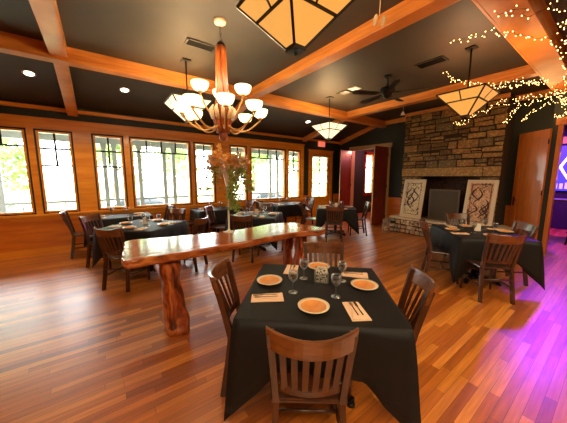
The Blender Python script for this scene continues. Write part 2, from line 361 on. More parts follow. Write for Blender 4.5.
# crown board on the far wall and gable rafter
bm = new(); box(bm, XF-.05, XF, 1.0, 5.4, 3.33, ZC); bar(bm, (XF-.03,5.35,3.38),(XF-.03,6.98,2.93), .1, .14); struct('trim_9', bm, M_beam)
# hall behind the double doors
bm = new(); box(bm, 11.5, 11.6, 3.8, 7.1, 0, 3.4); box(bm, XF+.14, 11.5, 3.8, 3.9, 0, 3.4); struct('wall_hall', bm, mat('hall_red_paint', srgb(134,42,34), .6))
bm = new()
box(bm, hw[0]-.12, hw[0], YW-.03, YW, .76, 2.7); box(bm, hw[1], hw[1]+.12, YW-.03, YW, .76, 2.7); box(bm, hw[0]-.12, hw[1]+.12, YW-.03, YW, 2.6, 2.72); box(bm, hw[0], hw[1], YW-.03, YW, .76, .88)
struct('trim_10', bm, M_reddoor)
light('POINT', 'hall_purple_lamp', (9.6,5.9,2.6), 8, (.45,.05,1), shadow_soft_size=.3)
# bar room
bm = new(); box(bm, 11.6, 11.7, YB, 3.8, 0, 3.46); box(bm, XF+.14, 11.6, 3.7, 3.8, 0, 3.46); struct('wall_back', bm, mat('bar_room_paint', srgb(36,22,34), .6))
bm = new(); box(bm, XB-.2, 12, YB-.2, YB, 0, 3.46); struct('wall_right', bm, M_darkwall)
bm = new(); box(bm, XB-.2, XB, YB, YW, 0, 3.46); struct('wall_behind', bm, M_door)

# ------------------------------------------------------------------ beams
def beam(n, a, b, w_, h_): bm = new(); bar(bm, a, b, w_, h_); return struct('beam_%d' % n, bm, M_beam, bevel=.006)
beam(1, (XB,5.11,3.36), (XF,5.11,3.36), .19, .21)
CB = [-.30, 2.88, 6.04]
k = 2
for x in CB:
    beam(k, (x,.98,3.38), (x,5.02,3.38), .2, .165); k += 1
    beam(k, (x,5.19,3.33), (x,YW-.02,2.90), .17, .13); k += 1
bm = new(); box(bm, XB, XR, .74, 1.02, 3.22, ZC); box(bm, XB, XR, 1.02, 1.05, 3.22, 3.27); struct('beam_9', bm, M_beam, bevel=.005)

# ------------------------------------------------------------------ chimney and hearth
CY0, CY1, CXF = 1.74, 4.05, 7.40
def stones(bm, y0, y1, z0, z1, x, depth, n=4, hmin=.10, hmax=.24, wmin=.12, wmax=.46, gap=.006):
    z = z0
    while z < z1-.02:
        h = random.uniform(hmin, hmax)
        if z+h > z1-.05: h = z1-z
        y = y0
        while y < y1-.01:
            wd = random.uniform(wmin, wmax)
            if y+wd > y1-.07: wd = y1-y
            split = h > .13 and random.random() < .45; sp = random.uniform(.35,.65)
            for za, zb in (((z, z+h*sp),(z+h*sp, z+h)) if split else ((z, z+h),)):
                d = depth*random.uniform(.5,1.2); g = gap; j = lambda: random.uniform(-.004,.024)
                mi = random.randrange(n)
                P = [(y+g+j(), za+g+j()), (y+wd-g-j(), za+g+j()), (y+wd-g-j(), zb-g-j()), (y+g+j(), zb-g-j())]
                if min(P[1][0]-P[0][0], P[2][1]-P[1][1]) < .02: continue
                cy_, cz_ = y+wd/2, (za+zb)/2
                base = [bm.verts.new((x+.01,p,q)) for p,q in P]
                mid = [bm.verts.new((x-d*.7,p,q)) for p,q in P]
                top = [bm.verts.new((x-d*random.uniform(.9,1.1), cy_+(p-cy_)*.84, cz_+(q-cz_)*.8)) for p,q in P]
                for A, B in ((base,mid),(mid,top)):
                    for i in range(4): bm.faces.new((A[i],A[(i+1)%4],B[(i+1)%4],B[i])).material_index = mi
                bm.faces.new(top).material_index = mi
            y += wd
        z += h
bm = new()
FY0, FY1, FZ = 2.12, 3.46, 1.62    # firebox opening
for y0,y1,z0,z1 in ((CY0,FY0,0,FZ),(FY1,CY1,0,FZ),(CY0,CY1,FZ,3.42)): box(bm, CXF, XF-.005, y0, y1, z0, z1, 4)
stones(bm, CY0, FY0, .4, FZ, CXF, .035); stones(bm, FY1, CY1, .4, FZ, CXF, .035); stones(bm, CY0, CY1, 1.86, 3.33, CXF, .035)
# long lintel stones
for a_, b_ in ((CY0, 2.07),(2.08, CY1)):
    box(bm, CXF-.045, CXF, a_+.006, b_-.006, 1.63, 1.85, 2)
# side returns seen from left
stones_side = new()
o = obj('chimney_breast', bm, M_stone); tag(o, kind='structure'); stones_side.free()
bm = new(); box(bm, XF-.06, XF-.03, FY0, FY1, 0, FZ); box(bm, CXF+.02, XF-.06, FY0, FY0+.02, .4, FZ); box(bm, CXF+.02, XF-.06, FY1-.02, FY1, .4, FZ)
struct('trim_11', bm, M_brick)
bm = new(); box(bm, CXF-.05, CXF, CY0-.01, CY1+.01, 3.33, 3.42); struct('trim_12', bm, M_beam)
HX = 7.02
bm = new(); box(bm, HX, CXF, 1.45, 4.13, 0, .40, 4); box(bm, HX-.03, CXF+.5, 1.43, 4.15, .40, .45, 0)
stones(bm, 1.45, 4.13, .005, .40, HX, .05, hmin=.08, hmax=.15, wmin=.07, wmax=.17, gap=.006)
# left end of the hearth
t2 = new(); stones(t2, -.38, 0, .005, .40, 0, .04, hmin=.06, hmax=.12, wmin=.07, wmax=.18, gap=.004)
Mx = Matrix.Translation((HX,4.13,0)) @ Matrix.Rotation(-PI/2, 4, 'Z')
bmesh.ops.transform(t2, matrix=Mx, verts=t2.verts); me = bpy.data.meshes.new('tmp'); t2.to_mesh(me); t2.free(); bm.from_mesh(me); bpy.data.meshes.remove(me)
o = obj('hearth', bm, M_river); tag(o, kind='structure')
# fireplace screen
t = thing('fireplace_screen', 'dark mesh fireplace screen with thin metal frame standing in the hearth opening', 'fireplace screen', (7.28,2.82,.45))
bm = new()
for y0,y1,z0,z1 in ((-.36,-.325,0,.83),(.325,.36,0,.83),(-.325,.325,.795,.83),(-.325,.325,0,.035)): box(bm, -.015, .015, y0, y1, z0, z1)
obj('screen_frame', bm, mat('screen_frame_metal', srgb(84,66,42), .5), t)
bm = new(); box(bm, -.006, .006, -.325, .325, .035, .795); obj('screen_mesh', bm, mat('screen_mesh_metal', srgb(66,56,36), .75), t)
bm = new(); box(bm, .0, .12, -.33, -.30, 0, .02); box(bm, 0, .12, .30, .33, 0, .02); obj('foot', bm, M_black, t)
# framed panels leaning on the chimney
M_art = noisy('printed_panel', [(.36, srgb(70,44,24)), (.44, srgb(196,150,100)), (.52, srgb(222,180,140)), (.6, srgb(120,78,44)), (.66, srgb(214,160,130))], (3,5,5), 2.4, 3, 0, .5, dist=1.6)
M_art2 = noisy('printed_panel_pale', [(.36, srgb(86,70,44)), (.44, srgb(214,196,150)), (.56, srgb(226,210,170)), (.62, srgb(150,120,76)), (.68, srgb(222,204,160))], (3,5,5), 2.2, 3, 0, .5, dist=1.8)
M_frame = mat('cream_picture_frame', srgb(206,186,150), .45)
def panel(name, yc, wd, ht, label, art, seed):
    t = thing(name, label, 'picture', (7.12,yc,.455)); t.rotation_euler = (0, math.atan2(.2, ht), 0)
    bm = new(); f = .075
    for y0,y1,z0,z1 in ((-wd/2,-wd/2+f,0,ht),(wd/2-f,wd/2,0,ht),(-wd/2+f,wd/2-f,0,f),(-wd/2+f,wd/2-f,ht-f,ht)): box(bm, -.02, .02, y0, y1, z0, z1)
    obj('picture_frame', bm, M_frame, t, bevel=.006)
    bm = new(); box(bm, -.004, .012, -wd/2+f, wd/2-f, f, ht-f); obj('printed_panel', bm, art, t)
    bm = new(); rnd = random.Random(seed)
    iw, ih = wd/2-f-.03, ht-2*f-.06
    for y0,y1,z0,z1 in ((-iw,-iw+.012,0,ih),(iw-.012,iw,0,ih),(-iw,iw,0,.012),(-iw,iw,ih-.012,ih)): box(bm, -.009, -.004, y0, y1, z0+f+.03, z1+f+.03)
    for q in range(7):       # long flowing leaf curves
        y0_, a0 = rnd.uniform(-iw*.7, iw*.7), rnd.uniform(0, 6); z0_ = f+.05+rnd.uniform(0, ih*.55); ln = rnd.uniform(.3,.45)*ih; sg = rnd.choice((-1,1))
        tube(bm, [(-.006, max(-iw+.02, min(iw-.02, y0_+sg*.09*math.sin(a0+i*.42)*(1-i/26))), min(z0_+ln*i/13, f+ih)) for i in range(14)], [.016*math.sin(PI*(i+.6)/14.2)+.002 for i in range(14)], 5)
    for q in range(16):
        y0_, z0_ = rnd.uniform(-iw+.04, iw-.04), f+.06+ih*(rnd.uniform(.68,.92) if q < 11 else rnd.uniform(.02,.16)); a0 = rnd.uniform(0,3)
        bar(bm, (-.006,y0_,z0_), (-.006,y0_+.045*math.cos(a0),z0_+.045*math.sin(a0)), .008, .022, (1,0,0))
    obj('scroll_pattern', bm, mat(name+'_ink', srgb(70,40,22), .6), t)
panel('framed_panel', 3.60, .60, 1.10, 'tall cream-framed decorative panel leaning left of the fireplace opening', M_art2, 3)
panel('framed_panel', 2.03, .60, 1.10, 'tall cream-framed pinkish decorative panel leaning right of the fireplace opening', M_art, 5)

# ------------------------------------------------------------------ chairs
def make_chair():
    t = thing('dining_chair', 'x', 'chair')
    bm = new(); pts = []
    for x, y in ((-.20,-.20),(.20,-.20),(.225,.19),(.17,.215),(-.17,.215),(-.225,.19)): pts.append((x,y))
    poly_prism(bm, pts, .435, .46); obj('seat', bm, M_chair, t, bevel=.009)
    def back(z): # centre line of the raked back
        return -.19 - .10*max(0,(z-.45)/.45)**1.15
    def hw_(z): return .170 + .022*max(0,(z-.45)/.45)
    for sx in (-1,1):
        bm = new()
        P = [(sx*.19,-.255,0),(sx*.18,-.215,.25)] + [(sx*hw_(z), back(z), z) for z in (.45,.6,.75,.895)]
        for a_, b_ in zip(P, P[1:]): bar(bm, a_, b_, .032, .04, (0,1,0))
        obj('back_leg', bm, M_chair, t)
        bm = new(); tube(bm, [(sx*.195,.185,0),(sx*.19,.18,.25),(sx*.185,.175,.435)], [.015,.018,.02], 8); obj('front_leg', bm, M_chair, t)
        bm = new(); tube(bm, [(sx*.182,-.215,.2),(sx*.188,.18,.2)], .011, 6); obj('stretcher', bm, M_chair, t)
    bm = new(); tube(bm, [(-.185,-.01,.2),(.185,-.01,.2)], .011, 6); tube(bm, [(-.18,-.22,.3),(.18,-.22,.3)], .010, 6); tube(bm, [(-.19,.18,.3),(.19,.18,.3)], .010, 6); obj('stretcher', bm, M_chair, t)
    def rail(z0, z1, ov, tk, curve, name, m):
        bm = new(); n = 10; R0 = []
        for i in range(n+1):
            s_ = -1+2*i/n; wz = []
            for z in (z0, z1):
                h_ = (hw_(z)+ov); y = back(z) - curve*(1-s_*s_); zz = z + (.022*s_*s_ if z == z1 else .006*s_*s_)
                wz.append((s_*h_, y, zz))
            (x0,y0,q0),(x1,y1,q1) = wz
            R0.append([bm.verts.new(p) for p in ((x0,y0-tk/2,q0),(x0,y0+tk/2,q0),(x1,y1+tk/2,q1),(x1,y1-tk/2,q1))])
        for A, B in zip(R0, R0[1:]):
            for i in range(4): bm.faces.new((A[i],A[(i+1)%4],B[(i+1)%4],B[i]))
        bm.faces.new(R0[0]); bm.faces.new(R0[-1]); obj(name, bm, m, t, bevel=.004)
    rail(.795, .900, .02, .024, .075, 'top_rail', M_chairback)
    rail(.515, .555, -.01, .02, .035, 'lower_rail', M_chair)
    for i in range(6):
        s_ = -.72+1.44*i/5; bm = new()
        P = [(s_*hw_(z), back(z)-(.035+.038*(z-.54)/.26)*(1-s_*s_), z) for z in (.545,.63,.72,.80)]
        for a_, b_ in zip(P, P[1:]): bar(bm, a_, b_, .03, .010, (0,1,0))
        obj('slat', bm, M_chair, t)
    return index_kids(t)
# (x, y, facing degrees, label, group)
FT = 'chairs at the front table'; RTG = 'chairs at the right table'; DG = 'chairs at the table by the doors'; LG = 'chairs at the left table'; MG = 'chairs at the middle table'; WG = 'chairs at the window tables'
chairs = [
 (.915,1.01,52,'wooden slat-back dining chair nearest the camera, its back to us at the front table',FT),
 (.945,1.60,-37,'wooden slat-back dining chair on the left side of the front table',FT),
 (1.58,1.0,132,'wooden slat-back dining chair with a pale lit top rail, right side of the front table',FT),
 (1.68,1.60,231,'wooden slat-back dining chair at the far side of the front table, behind its plates',FT),
 (4.18,1.02,46,'wooden slat-back chair seen from behind in front of the right-hand table near the purple light',RTG),
 (4.36,1.63,-60,'wooden chair seen side-on at the left end of the right-hand table before the hearth',RTG),
 (4.97,1.05,136,'pale-lit slat-back chair on the far right of the right-hand table before the tall door',RTG),
 (5.35,1.68,226,'dark chair mostly hidden behind the right-hand table, below the framed panel',RTG),
 (4.74,4.30,46,'dark slat-back chair seen from behind in front of the table near the double doors',DG),
 (4.76,5.15,-42,'chair seen side-on left of the table near the double doors',DG),
 (5.77,4.40,137,'chair seen side-on right of the table near the double doors',DG),
 (.27,4.30,45,'dark slat-back chair seen from behind at the near corner of the left table',LG),
 (.06,5.48,-42,'slat-back chair with bare top rail showing just behind the nearest chair of the left table',LG),
 (1.16,5.62,225,'chair at the window side of the left table, only its top rail showing',LG),
 (1.20,4.50,135,'orange-lit chair at the right corner of the left table, behind the long slab table',LG),
 (2.27,4.33,46,'reddish slat-back chair seen from behind in front of the middle table past the slab table',MG),
 (3.44,4.36,135,'reddish chair at the right side of the middle table beyond the slab table',MG),
 (2.25,5.55,-45,'chair on the far left side of the middle table by the vase',MG),
 (3.40,5.52,225,'chair on the window side of the middle table',MG),
 (-.27,6.5,0,'chair at the left end of the window table nearest the left edge',WG),
 (1.06,6.5,180,'chair at the right end of the leftmost window table',WG),
 (1.72,6.5,0,'chair at the left end of the window table behind the vase',WG),
 (3.30,6.5,180,'chair at the right end of the window table behind the vase',WG),
 (4.08,6.4,0,'chair at the left end of the window table next to the exit door',WG),
 (5.55,6.4,180,'chair at the right end of the window table next to the exit door',WG),
]
ch0 = make_chair()
for i, (x,y,a_,lb,g) in enumerate(chairs):
    if i == 0: ch0.location = (x,y,0); ch0.rotation_euler = (0,0,R(a_-90)); ch0['label'] = lb; ch0['group'] = g
    else: dup(ch0, lb, (x,y,0), R(a_-90), g)

# ------------------------------------------------------------------ tables and cloths
def make_table(w_, d_):
    t = thing('dining_table', 'x', 'table')
    bm = new(); box(bm, -w_/2, w_/2, -d_/2, d_/2, .72, .75); obj('tabletop', bm, M_chair, t)
    bm = new(); tube(bm, [(0,0,.05),(0,0,.72)], .04, 12); obj('pedestal', bm, M_black, t)
    for k in range(4):
        a_ = PI/4+k*PI/2; bm = new(); bar(bm, (0,0,.045), (.34*math.cos(a_), .34*math.sin(a_), .03), .06, .035); lathe(bm, [(0,0),(.03,0),(.03,.02),(0,.02)], 10, (.33*math.cos(a_),.33*math.sin(a_),0)); obj('foot', bm, M_black, t)
    return index_kids(t)
def cloth(w_, d_, c, rz, label, seed, drop=.31, tip=.64, group=None, flare=.055):
    rnd = random.Random(seed); bm = new(); n = 22; per = []
    ph = [rnd.uniform(0,6) for _ in range(6)]
    cs = [(-1,-1),(1,-1),(1,1),(-1,1)]
    for k in range(4):
        (ax,ay),(bx,by) = cs[k], cs[(k+1)%4]; nx, ny = [(0,-1),(1,0),(0,1),(-1,0)][k]
        for i in range(n):
            s_ = -1+2*i/n
            x, y = ax+(bx-ax)*i/n, ay+(by-ay)*i/n
            cn = max(0,(abs(s_)-.72)/.28)
            sg = 1 if s_ > 0 else -1
            dx, dy = nx, ny
            if cn > 0:
                ox, oy = (bx,by) if s_ > 0 else (ax,ay); dx = nx*(1-cn)+ox*.75*cn; dy = ny*(1-cn)+oy*.75*cn
            u_ = max(0,(abs(s_)-.45)/.55)
            dr = drop+(tip-drop)*(u_**1.35); fold = math.sin(s_*9+ph[k])*.014+math.sin(s_*17+ph[k]*2)*.008
            per.append((x*w_/2, y*d_/2, dx, dy, dr, fold, cn))
    rings = []
    ctr = bm.verts.new((0,0,.757))
    for f_ in (.3,.65,.93,.985): rings.append([bm.verts.new((p[0]*f_, p[1]*f_, .757)) for p in per])
    for t_ in (0,.12,.28,.45,.62,.8,1):
        z_ = []
        for x,y,dx,dy,dr,fo,cn in per:
            o_ = .012+.012*min(1,t_*6)+flare*.35*t_+fo*t_*(1-cn*.4)+cn*flare*t_
            z_.append(bm.verts.new((x+dx*o_, y+dy*o_, .755-dr*t_-(.0 if t_ else 0))))
        rings.append(z_)
    m_ = len(per)
    for k in range(m_): bm.faces.new((ctr, rings[0][k], rings[0][(k+1)%m_])).smooth = False
    for A, B in zip(rings, rings[1:]):
        for k in range(m_): bm.faces.new((A[k],B[k],B[(k+1)%m_],A[(k+1)%m_])).smooth = True
    o = obj('tablecloth', bm, M_cloth); o.location = c; o.rotation_euler = (0,0,rz)
    sl = o.modifiers.new('thick', 'SOLIDIFY'); sl.thickness = .003; sl.offset = -1
    return tag(o, label, 'tablecloth', group)
tb0 = None
def table(cx_, cy_, a_, w_, d_, where, seed, **kw):
    global tb0
    lb = 'square pedestal dining table '+where
    if tb0 is None: tb0 = make_table(.98,.98); r = tb0; r.location = (cx_,cy_,0); r.rotation_euler = (0,0,R(a_-90)); r['label'] = lb
    else: r = dup(tb0, lb, (cx_,cy_,0), R(a_-90))
    r['group'] = 'dining tables under cloths'
    if abs(w_-.98) > .01: r.scale = (w_/.98, d_/.98, 1)
    cloth(w_, d_, (cx_,cy_,0), R(a_-90), 'black cloth draped over the table '+where, seed, group='black tablecloths', **kw)
    return (cx_,cy_,R(a_-90))
table(1.30,1.325,47.5,1.01,.96,'closest to the camera',1); TA = (1.31,1.33,R(49.5-90))
TB = table(4.77,1.32,42,.94,1.08,'at the right, before the hearth',2)
TD = table(5.38,4.82,45,1.0,1.0,'in front of the double doors',3)
TL = table(.62,5.02,45,1.0,1.0,'at the left, behind the slab table end',4)
TM = table(2.85,4.92,45,1.0,1.0,'in the middle, beyond the slab table',5)
TW1 = table(.34,6.52,90,1.15,.72,'under the leftmost windows',6,drop=.36,tip=.5)
TW2 = table(2.55,6.50,90,1.15,.72,'under the windows behind the vase',7,drop=.36,tip=.5)
TW3 = table(4.80,6.42,90,1.05,.72,'under the windows beside the exit door',8,drop=.36,tip=.5)
ZT = .7575
def on(T, u_, v_):  # u across, v away
    cx_, cy_, rz = T; return (cx_+u_*math.cos(rz)-v_*math.sin(rz), cy_+u_*math.sin(rz)+v_*math.cos(rz), ZT)

# tableware
def make_plate():
    t = thing('plate', 'x', 'plate')
    bm = new(); lathe(bm, [(0,.004),(.06,.004),(.082,.02),(.084,.022)], 28); obj('plate_well', bm, M_plate, t)
    bm = new(); lathe(bm, [(0,0),(.058,0),(.083,.015),(.102,.022),(.103,.026),(.084,.0225),(.082,.02),(.06,.003),(0,.003)], 28); obj('plate_rim', bm, M_rim, t)
    return index_kids(t)
def make_goblet():
    bm = new(); lathe(bm, [(0,0),(.034,.001),(.034,.004),(.006,.010),(.004,.02),(.004,.075),(.012,.085),(.03,.105),(.036,.13),(.034,.165),(.032,.165),(.034,.13),(.028,.107),(.008,.089),(0,.088)], 20)
    o = obj('goblet', bm, M_glass); return o
def make_napkin():
    t = thing('folded_napkin', 'x', 'napkin')
    bm = new(); poly_prism(bm, [(-.06,-.11),(.06,-.11),(.055,.11),(-.055,.115)], 0, .008); poly_prism(bm, [(-.055,-.105),(.052,-.105),(.0,.11)], .008, .014); obj('napkin_cloth', bm, M_napkin, t, bevel=.003)
    bm = new(); bar(bm, (.02,-.07,.0165), (.02,.03,.0165), .008, .003); bar(bm, (.02,.03,.0165), (.02,.10,.0165), .016, .003); obj('knife', bm, M_silver, t)
    bm = new(); bar(bm, (-.01,-.07,.0165), (-.01,.05,.0165), .007, .003)
    for q in (-.008,-.0027,.0027,.008): bar(bm, (-.01+q,.05,.0165), (-.01+q,.09,.0165), .0025, .002)
    obj('fork', bm, M_silver, t)
    return index_kids(t)
plate0, gob0, nap0 = make_plate(), make_goblet(), make_napkin()
usedp = [False,False,False]
def put(i, src, loc, rz, label, group, scale=1):
    if not usedp[i]: usedp[i] = True; r = src; r.location = loc; r.rotation_euler = (0,0,rz); r['label'] = label; r['group'] = group
    else: r = dup(src, label, loc, rz, group)
    if scale != 1: r.scale = (scale,)*3
    return r
index_kids(gob0); gob0['category'] = 'glass'
rzA = TA[2]
for (u_,v_), lb in (((-.385,.06),'on the left side of the front table'),((-.05,-.325),'at the near edge of the front table'),((.355,.03),'on the right side of the front table'),((.03,.415),'at the far edge of the front table')):
    put(0, plate0, on(TA,u_,v_), 0, 'round tan plate with cream rim '+lb, 'plates on the front table')
for (u_,v_), lb in (((-.19,-.10),'near left, between the left and near plates'),((.115,-.15),'tall in front, right of centre'),((-.11,.16),'far left, beside the condiment holder'),((.20,.13),'far right, behind the right plate')):
    put(1, gob0, on(TA,u_,v_), 0, 'clear stemmed water glass on the front table, '+lb, 'glasses on the front table', 1.0)
for (u_,v_,r_), lb in (((-.365,-.205,100),'spread flat at the near left corner of the front table'),((.215,-.34,8),'with dark knife at the near right of the front table'),((.33,.27,80),'at the far right corner of the front table'),((-.22,.35,-5),'at the far left corner of the front table')):
    put(2, nap0, on(TA,u_,v_), rzA+R(r_), 'folded peach napkin with cutlery '+lb, 'napkins on the front table', 1.0)
# condiment holder
t = thing('condiment_holder', 'small clear holder full of patterned packets in the centre of the front table', 'condiment holder', on(TA,.03,.10), rzA)
bm = new(); box(bm, -.055,.055,-.04,.04,0,.006); box(bm, -.055,.055,-.04,-.037,.006,.085); box(bm, -.055,.055,.037,.04,.006,.085); box(bm,-.055,-.052,-.037,.037,.006,.085); box(bm,.052,.055,-.037,.037,.006,.085); obj('holder_box', bm, M_glass, t)
M_pack = noisy('packet_print', [(.42, srgb(40,36,34)), (.5, srgb(220,212,196))], (70,70,70), 1, 2, 0, .6)
for k in range(8):
    bm = new(); y = -.03+k*.0085; box(bm, -.046, .046, y, y+.005, .008, .11+random.uniform(-.012,.012)); obj('packet', bm, M_pack, t)
# simpler settings on the other tables
def setting(T, spots, where, grp):
    for kind, u_, v_, r_, lb in spots:
        loc = on(T,u_,v_)
        if kind == 'p': put(0, plate0, loc, 0, 'tan plate '+lb+' '+where, 'plates '+grp)
        if kind == 'g': put(1, gob0, loc, 0, 'stemmed glass '+lb+' '+where, 'glasses '+grp)
        if kind == 'n': put(2, nap0, loc, T[2]+R(r_), 'folded napkin '+lb+' '+where, 'napkins '+grp)
std = [('p',0,-.36,0,'at the near side'),('p',-.37,0,0,'at the left side'),('p',.37,0,0,'at the right side'),('p',0,.37,0,'at the far side'),
       ('g',-.14,-.16,0,'near left'),('g',.16,-.12,0,'near right'),('g',-.15,.18,0,'far left'),('g',.17,.16,0,'far right'),
       ('n',.22,-.36,5,'at the near right corner'),('n',-.36,-.24,90,'at the near left corner'),('n',.37,.24,85,'at the far right corner'),('n',-.24,.37,0,'at the far left corner')]
setting(TB, std, 'of the hearth table', 'on the table before the hearth'); setting(TD, std, 'of the double-door table', 'on the table by the double doors'); setting(TL, std, 'of the left table', 'on the left table'); setting(TM, std, 'of the middle table', 'on the middle table')
stdw = [('p',-.36,0,0,'at the left end'),('p',.36,0,0,'at the right end'),('g',-.14,.1,0,'left of centre'),('g',.15,.1,0,'right of centre'),('n',-.36,-.22,90,'at the near left'),('n',.36,-.22,90,'at the near right')]
setting(TW1, stdw, 'of the leftmost window table', 'on the leftmost window table'); setting(TW2, stdw, 'of the window table behind the vase', 'on the window table behind the vase'); setting(TW3, stdw, 'of the window table by the exit door', 'on the window table by the exit door')
# candle lamps (small white votive cups) in the centre of the cloths
def votive(T, lb):
    t = thing('menu_holder', 'small white folded card holder in the centre of the table '+lb, 'menu holder', on(T,0,.02), T[2], 'card holders on the tables')
    bm = new(); box(bm, -.045,.045,-.03,.03,0,.006); obj('holder_base', bm, M_silver, t)
    bm = new(); bar(bm, (0,-.012,.006),(0,-.002,.12), .08, .003, (0,1,0)); bar(bm, (0,.012,.006),(0,.002,.12), .08, .003, (0,1,0)); obj('card', bm, M_white, t)
votive(TB, 'before the hearth'); votive(TD, 'by the double doors'); votive(TL, 'at the left'); votive(TM, 'in the middle')

# ------------------------------------------------------------------ live-edge slab table
t = thing('slab_table', 'long live-edge wooden slab table on rough trunk legs, glossy top reflecting the windows', 'table', (1.35,2.85,0))
near = [(-1.23,-.30),(-1.18,-.37),(-.95,-.36),(-.67,-.385),(-.4,-.355),(-.02,-.37),(.3,-.33),(.78,-.325),(1.0,-.40),(1.17,-.42)]
far = [(1.20,-.25),(1.17,-.02),(1.13,.22),(.95,.33),(.75,.37),(.4,.30),(0,.27),(-.45,.33),(-.8,.40),(-1.12,.47),(-1.17,.30),(-1.20,.05)]
ol = near+far; pts = []
for i in range(len(ol)):
    p0, p1, p2, p3 = [Vector((*ol[(i+j)%len(ol)],0)) for j in (-1,0,1,2)]
    for q in range(5):
        s_ = q/5; v = .5*((2*p1)+(-p0+p2)*s_+(2*p0-5*p1+4*p2-p3)*s_*s_+(-p0+3*p1-3*p2+p3)*s_**3)
        pts.append((v.x+random.uniform(-.008,.008), v.y+random.uniform(-.008,.008)))
bm = new(); rings = []
for z, k in ((.80,.955),(.815,.985),(.845,1.0),(.868,.992),(.88,.975)):
    rings.append([bm.verts.new((x*(1-(1-k)*.45)+random.uniform(-.004,.004), y*k+random.uniform(-.004,.004), z)) for x,y in pts])
for A,B in zip(rings, rings[1:]):
    for k in range(len(A)): bm.faces.new((A[k],A[(k+1)%len(A)],B[(k+1)%len(A)],B[k])).smooth = True
bm.faces.new(rings[0][::-1]); bm.faces.new(rings[-1])
obj('slab_top', bm, M_slab, t)
def trunk(cx_, cy_, rx, ry, seed, lean=(0,0)):
    rnd = random.Random(seed); bm = new(); n = 18; rings = []; nz_ = 16
    ph = [rnd.uniform(0,6) for _ in range(5)]
    for j in range(nz_+1):
        z = .802*j/nz_; g = 1+.12*math.sin(z*9+ph[0])+.08*math.sin(z*23+ph[1])+(.10 if j == 0 else 0)
        ring = []
        for k in range(n):
            a_ = 2*PI*k/n; c_, s_ = math.cos(a_), math.sin(a_)
            sq = 1/max(abs(c_),abs(s_))**.55
            rr = g*sq*(1+.10*math.sin(3*a_+ph[2]+z*3)+.09*math.sin(5*a_+ph[3]-z*9)+rnd.uniform(-.05,.05))
            ring.append(bm.verts.new((cx_+lean[0]*(1-z/.8)+rx*rr*c_, cy_+lean[1]*(1-z/.8)+ry*rr*s_, z)))
        rings.append(ring)
    for A,B in zip(rings, rings[1:]):
        for k in range(n): bm.faces.new((A[k],A[(k+1)%n],B[(k+1)%n],B[k])).smooth = True
    bm.faces.new(rings[0][::-1]); bm.faces.new(rings[-1]); obj('trunk_leg', bm, M_trunk, t)
trunk(-.83,-.12,.10,.14,1,(.05,-.05)); trunk(.92,-.17,.075,.085,2); trunk(.92,.14,.06,.08,4)
# vase with dried flowers
VX, VY, VZ = 1.355, 3.06, .88
t = thing('vase', 'tall slender trumpet vase standing on the slab table, full of flowers', 'vase', (VX,VY,VZ))
bm = new(); lathe(bm, [(0,0),(.075,0),(.078,.006),(.02,.02),(.012,.05),(.011,.36),(.016,.52),(.034,.66),(.064,.78),(.086,.82),(.082,.82),(.06,.775),(.03,.66),(.012,.52),(.007,.36),(.006,.06),(0,.05)], 24)
obj('vase_body', bm, mat('pale_vase_glass', srgb(238,226,206), .12, coat=.5), t)
bm = new(); lathe(bm, [(.086,.815),(.089,.82),(.086,.825),(.082,.82)], 24); obj('vase_lip', bm, M_silver, t)
t = thing('flower_arrangement', 'dried flower arrangement of golden plumes, pink blossoms and trailing vine in the tall vase', 'flowers', (VX,VY,VZ+.72))
M_gold = noisy('golden_plume', [(.3, srgb(222,160,76)), (.7, srgb(244,204,130))], (9,9,9), 2, 3, 0, .8)
M_pink = noisy('dusty_pink_petals', [(.3, srgb(186,150,120)), (.7, srgb(232,206,172))], (9,9,9), 2, 3, 0, .8)
M_vine = noisy('vine_leaves', [(.3, srgb(126,146,50)), (.7, srgb(186,198,96))], (9,9,9), 2, 3, 0, .6)
M_dry = noisy('dry_leaves', [(.3, srgb(150,130,74)), (.7, srgb(200,182,120))], (9,9,9), 2, 3, 0, .8)
for m_ in (M_gold, M_pink, M_vine, M_dry, M_leaf, M_leaf2):
    n_ = m_.node_tree; t_ = n_.nodes.new('ShaderNodeBsdfTranslucent'); x_ = n_.nodes.new('ShaderNodeMixShader'); b_ = n_.nodes['Principled BSDF']
    n_.links.new(b_.inputs['Base Color'].links[0].from_socket, t_.inputs[0]); n_.links.new(b_.outputs[0], x_.inputs[1]); n_.links.new(t_.outputs[0], x_.inputs[2]); n_.links.new(x_.outputs[0], n_.nodes['Material Output'].inputs[0])
def leafq(bm, p, d, ln, wd):
    d = d.normalized(); s_ = d.cross(Vector((random.uniform(-1,1),random.uniform(-1,1),random.uniform(-1,1))))
    if s_.length < 1e-3: return
    s_.normalize(); q = [p, p+d*ln*.5+s_*wd/2, p+d*ln, p+d*ln*.5-s_*wd/2]
    bm.faces.new([bm.verts.new(x) for x in q])
def sprig(kind):
    bm = new(); a_ = random.uniform(0,2*PI)
    return bm, a_
for k in range(16):   # golden plumes fan upwards
    bm = new(); a_ = 2*PI*k/16+random.uniform(-.2,.2); el = random.uniform(.5,1.3); d = Vector((math.cos(a_)*math.cos(el), math.sin(a_)*math.cos(el), math.sin(el)))
    ln = random.uniform(.26,.40); b0 = Vector((math.cos(a_)*.02, math.sin(a_)*.02, .0))
    tube(bm, [b0, b0+d*ln], .003, 5)
    for q in range(46):
        s_ = .35+.65*random.random(); leafq(bm, b0+d*ln*s_, d+Vector([random.uniform(-.8,.8) for _ in range(3)]), .085*(1.2-s_*.6), .026)
    obj('golden_plume', bm, M_gold, t, fix=False)
